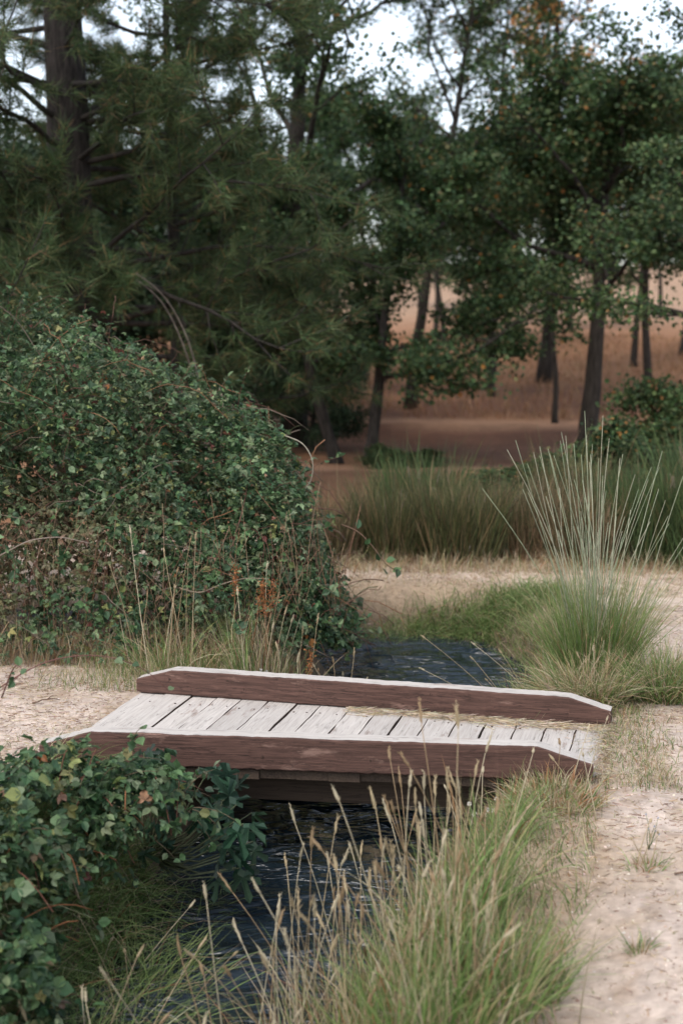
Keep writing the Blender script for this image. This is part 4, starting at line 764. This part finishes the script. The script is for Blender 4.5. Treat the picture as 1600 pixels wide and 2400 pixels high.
oakB2 = oak_mesh(413, 4.8, 0.10, (0.12, 0), 0.35, 8, 1.8, (-0.1, 0.7), leaf=(0.045, 0.085), per=90, clr=0.24, extra=((0.32, (0.95, -0.25, 0.02), 2.9),))
plant('young_oak', 'left leaning thin stem of the young oak pair behind the hedge', oakB, at(795, 20.5), 20.5, 0.1, group='young oak pair')
plant('young_oak', 'right stem of the young oak pair with a low leafy branch reaching right', oakB2, at(860, 20.3), 20.3, 0.0, group='young oak pair')
oakC = oak_mesh(414, 5.9, 0.165, (-0.02, 0), 0.42, 17, 3.1, (-0.05, 0.5), per=85, clr=0.30, trunk_wig=0.03, topw=0.6, wts=(26, 30, 17, 6, 1))
plant('oak_tree', 'straight dark trunked oak standing behind the tall stalks at right', oakC, at(1375, 22), 22, 2.2)
oakS = oak_mesh(415, 5.5, 0.06, (0.03, 0), 0.4, 8, 1.3, (0.1, 0.8), per=60, clr=0.25)
plant('young_oak', 'slim sapling left of the straight oak at right', oakS, at(1300, 26), 26, 0.5)
oakD = oak_mesh(416, 5.6, 0.14, (0, 0), 0.3, 10, 2.1, (-0.1, 0.7), per=90, clr=0.24, leaf=(0.04, 0.075), pal=OAK_PAL[:3] + [(0.13, 0.15, 0.06), (0.25, 0.12, 0.05)], wts=(20, 30, 25, 6, 2), extra=((0.14, (-0.95, -0.1, 0.1), 0.9), (0.22, (-0.9, 0.2, 0.0), 1.0)))
plant('oak_tree', 'leafy oak leaning in from the right frame edge', oakD, at(1720, 17), 17, 0.0)
sunset_tinted = oak_mesh(417, 11.2, 0.16, (0, 0), 0.3, 17, 2.3, (0.1, 0.8), per=17, clr=0.28, leaf=(0.07, 0.12), pal=[(0.05, 0.085, 0.04), (0.10, 0.11, 0.05), (0.42, 0.20, 0.06), (0.50, 0.28, 0.10)], wts=(18, 12, 20, 12), topw=0.85)  # orange leaf colours stand in for low sunset light on this crown
plant('oak_tree', 'tall oak with sunset glow coloured into its leaves in the upper right', sunset_tinted, at(1270, 33), 33, 0.7)
farm = [oak_mesh(421, 7.0, 0.105, (0.05, 0), 0.36, 10, 2.6, (0.2, 0.8), per=50, clr=0.34, leaf=(0.07, 0.12)), oak_mesh(422, 6.4, 0.09, (-0.1, 0), 0.36, 10, 2.5, (0.2, 0.8), per=50, clr=0.34, leaf=(0.07, 0.12)), oak_mesh(423, 8.0, 0.11, (0, 0), 0.36, 11, 2.4, (0.2, 0.9), per=50, clr=0.34, leaf=(0.07, 0.12))]
farm.append(oak_mesh(424, 4.6, 0.11, (0.1, 0), 0.16, 13, 2.2, (0.0, 0.7), per=85, clr=0.34, leaf=(0.055, 0.10), pal=[(0.028, 0.052, 0.026), (0.04, 0.07, 0.032), (0.06, 0.085, 0.04)], wts=(3, 3, 1)))
FAR = [(10, 21, 3, 1.0, 'dense low oak behind the bramble at the left frame edge'), (140, 24, 3, 1.0, 'dense low oak behind the thick pine trunk'), (300, 22, 3, 0.95, 'dense low oak right of the thick pine trunk'), (420, 26, 3, 1.1, 'dense low oak behind the bare arching sapling'), (540, 24, 3, 0.95, 'dense low oak left of the leaning oak'), (640, 29, 3, 1.1, 'dense low oak behind the leaning oak trunk'), (730, 22, 3, 0.45, 'small dark oak scrub beside the young oak pair'), (1015, 40, 0, 0.85, 'dark trunked oak on the hillside left of the pale slope'), (1040, 44, 2, 0.9, 'oak on the hillside close behind the dark trunked one'), (1085, 47, 1, 0.9, 'thin oak in the middle of the hillside row'), (1110, 52, 0, 0.9, 'forked oak against the palest part of the slope'), (1185, 44, 1, 1.0, 'leaning oak alone on the pale slope'), (1480, 38, 1, 1.05, 'oak on the hillside right of the straight trunked oak'), (1590, 42, 0, 1.0, 'oak on the hillside at the right frame edge'), (1330, 50, 2, 0.9, 'oak hidden behind the straight trunk on the hillside'), (900, 33, 2, 0.85, 'oak behind the young pair on the hillside'), (580, 31, 2, 0.62, 'oak behind the great bramble, left of the leaning oak'), (430, 27, 1, 0.66, 'oak between the pine and the leaning oak'), (250, 30, 0, 0.66, 'oak behind the thick pine trunk'), (60, 28, 2, 0.55, 'oak at the left edge behind the pine'), (770, 34, 0, 0.9, 'oak far back in the centre'), (1250, 60, 0, 1.0, 'oak at the hilltop left of the straight trunk'), (1420, 62, 2, 1.0, 'oak at the hilltop right of the straight trunk'), (980, 65, 1, 1.0, 'oak at the hilltop in the centre'), (1150, 30, 1, 0.85, 'oak nearest to the pale slope, left of the slim sapling'), (1520, 30, 0, 0.95, 'oak behind the leaning one at the right edge'), (1640, 36, 2, 0.9, 'oak half cut by the right frame edge'), (1540, 58, 1, 1.1, 'oak at the hilltop near the right frame edge'), (1120, 70, 2, 1.0, 'oak farthest back on the hilltop')]
for i, (px, d, k, sc, lab) in enumerate(FAR): plant('hillside_oak', lab, farm[k], at(px, d), d, i * 1.9, sc, 'oaks on the hillside')
pine2 = pine_mesh(431, 8.5, 0.10, 1.3, 2.1, 0.42, sub=11, tuft=46, width=0.0085)
plant('pine_tree', 'smaller pine with low drooping boughs behind the bramble', pine2, at(430, 16.5), 16.5, 1.3)
bush = oak_mesh(441, 0.9, 0.025, (0, 0), 0.08, 14, 0.75, (0.05, 0.8), per=46, clr=0.15, leaf=(0.035, 0.07), wts=(26, 30, 17, 6, 2))
for i, (px, d, sc, lab) in enumerate(((1235, 15.5, 0.75, 'low leafy bush left of the tall pale stalks behind the hedge'), (1330, 14.5, 0.7, 'low leafy bush straight behind the tall pale stalks'), (1440, 15, 0.85, 'low leafy bush behind the hedge right of the tall stalks'), (1545, 14.2, 0.95, 'leafy bush behind the hedge near the right edge'), (1620, 15.5, 1.0, 'tallest leafy bush cut by the right edge'), (1500, 19, 0.6, 'leafy bush right of the straight oak trunk'), (985, 20, 0.45, 'small dark bush right of the young oak pair'), (905, 19.6, 0.4, 'small dark bush at the foot of the young oak pair'))):
    tb = plant('understory_bush', lab, bush, at(px, d), d, i * 2.1, sc, 'bushes under the trees', 'bush'); tb.scale = (sc * 1.35, sc, sc * (0.5 + 0.25 * (i % 3)))
# bare arching branches by the pine
gb = Geo(); t = thing('bare_sapling', (at(500, 13), 13, 0), 'bare grey sapling arching left beneath the pine', 'sapling')
for k, P_ in enumerate(([(0, 0, 0), (-0.05, 0, 1.0), (-0.18, 0, 1.75), (-0.42, 0, 2.2), (-0.68, 0, 2.38)], [(0, 0.1, 0), (-0.12, 0.1, 1.2), (-0.25, 0.1, 1.7), (-0.45, 0.1, 2.15), (-0.7, 0.1, 2.33)])):
    P_ = np.array(P_, float); tq = np.linspace(0, 4, 20); Q = np.stack([np.interp(tq, np.arange(5), P_[:, c]) for c in range(3)], 1)
    for _ in range(6): Q[1:-1] = (Q[:-2] + Q[1:-1] * 2 + Q[2:]) / 4
    g = Geo(); g.tube(Q, np.linspace(0.011, 0.004, 20), A(0.10, 0.08, 0.065), 6); g.obj('branch', M_bark, t, True)
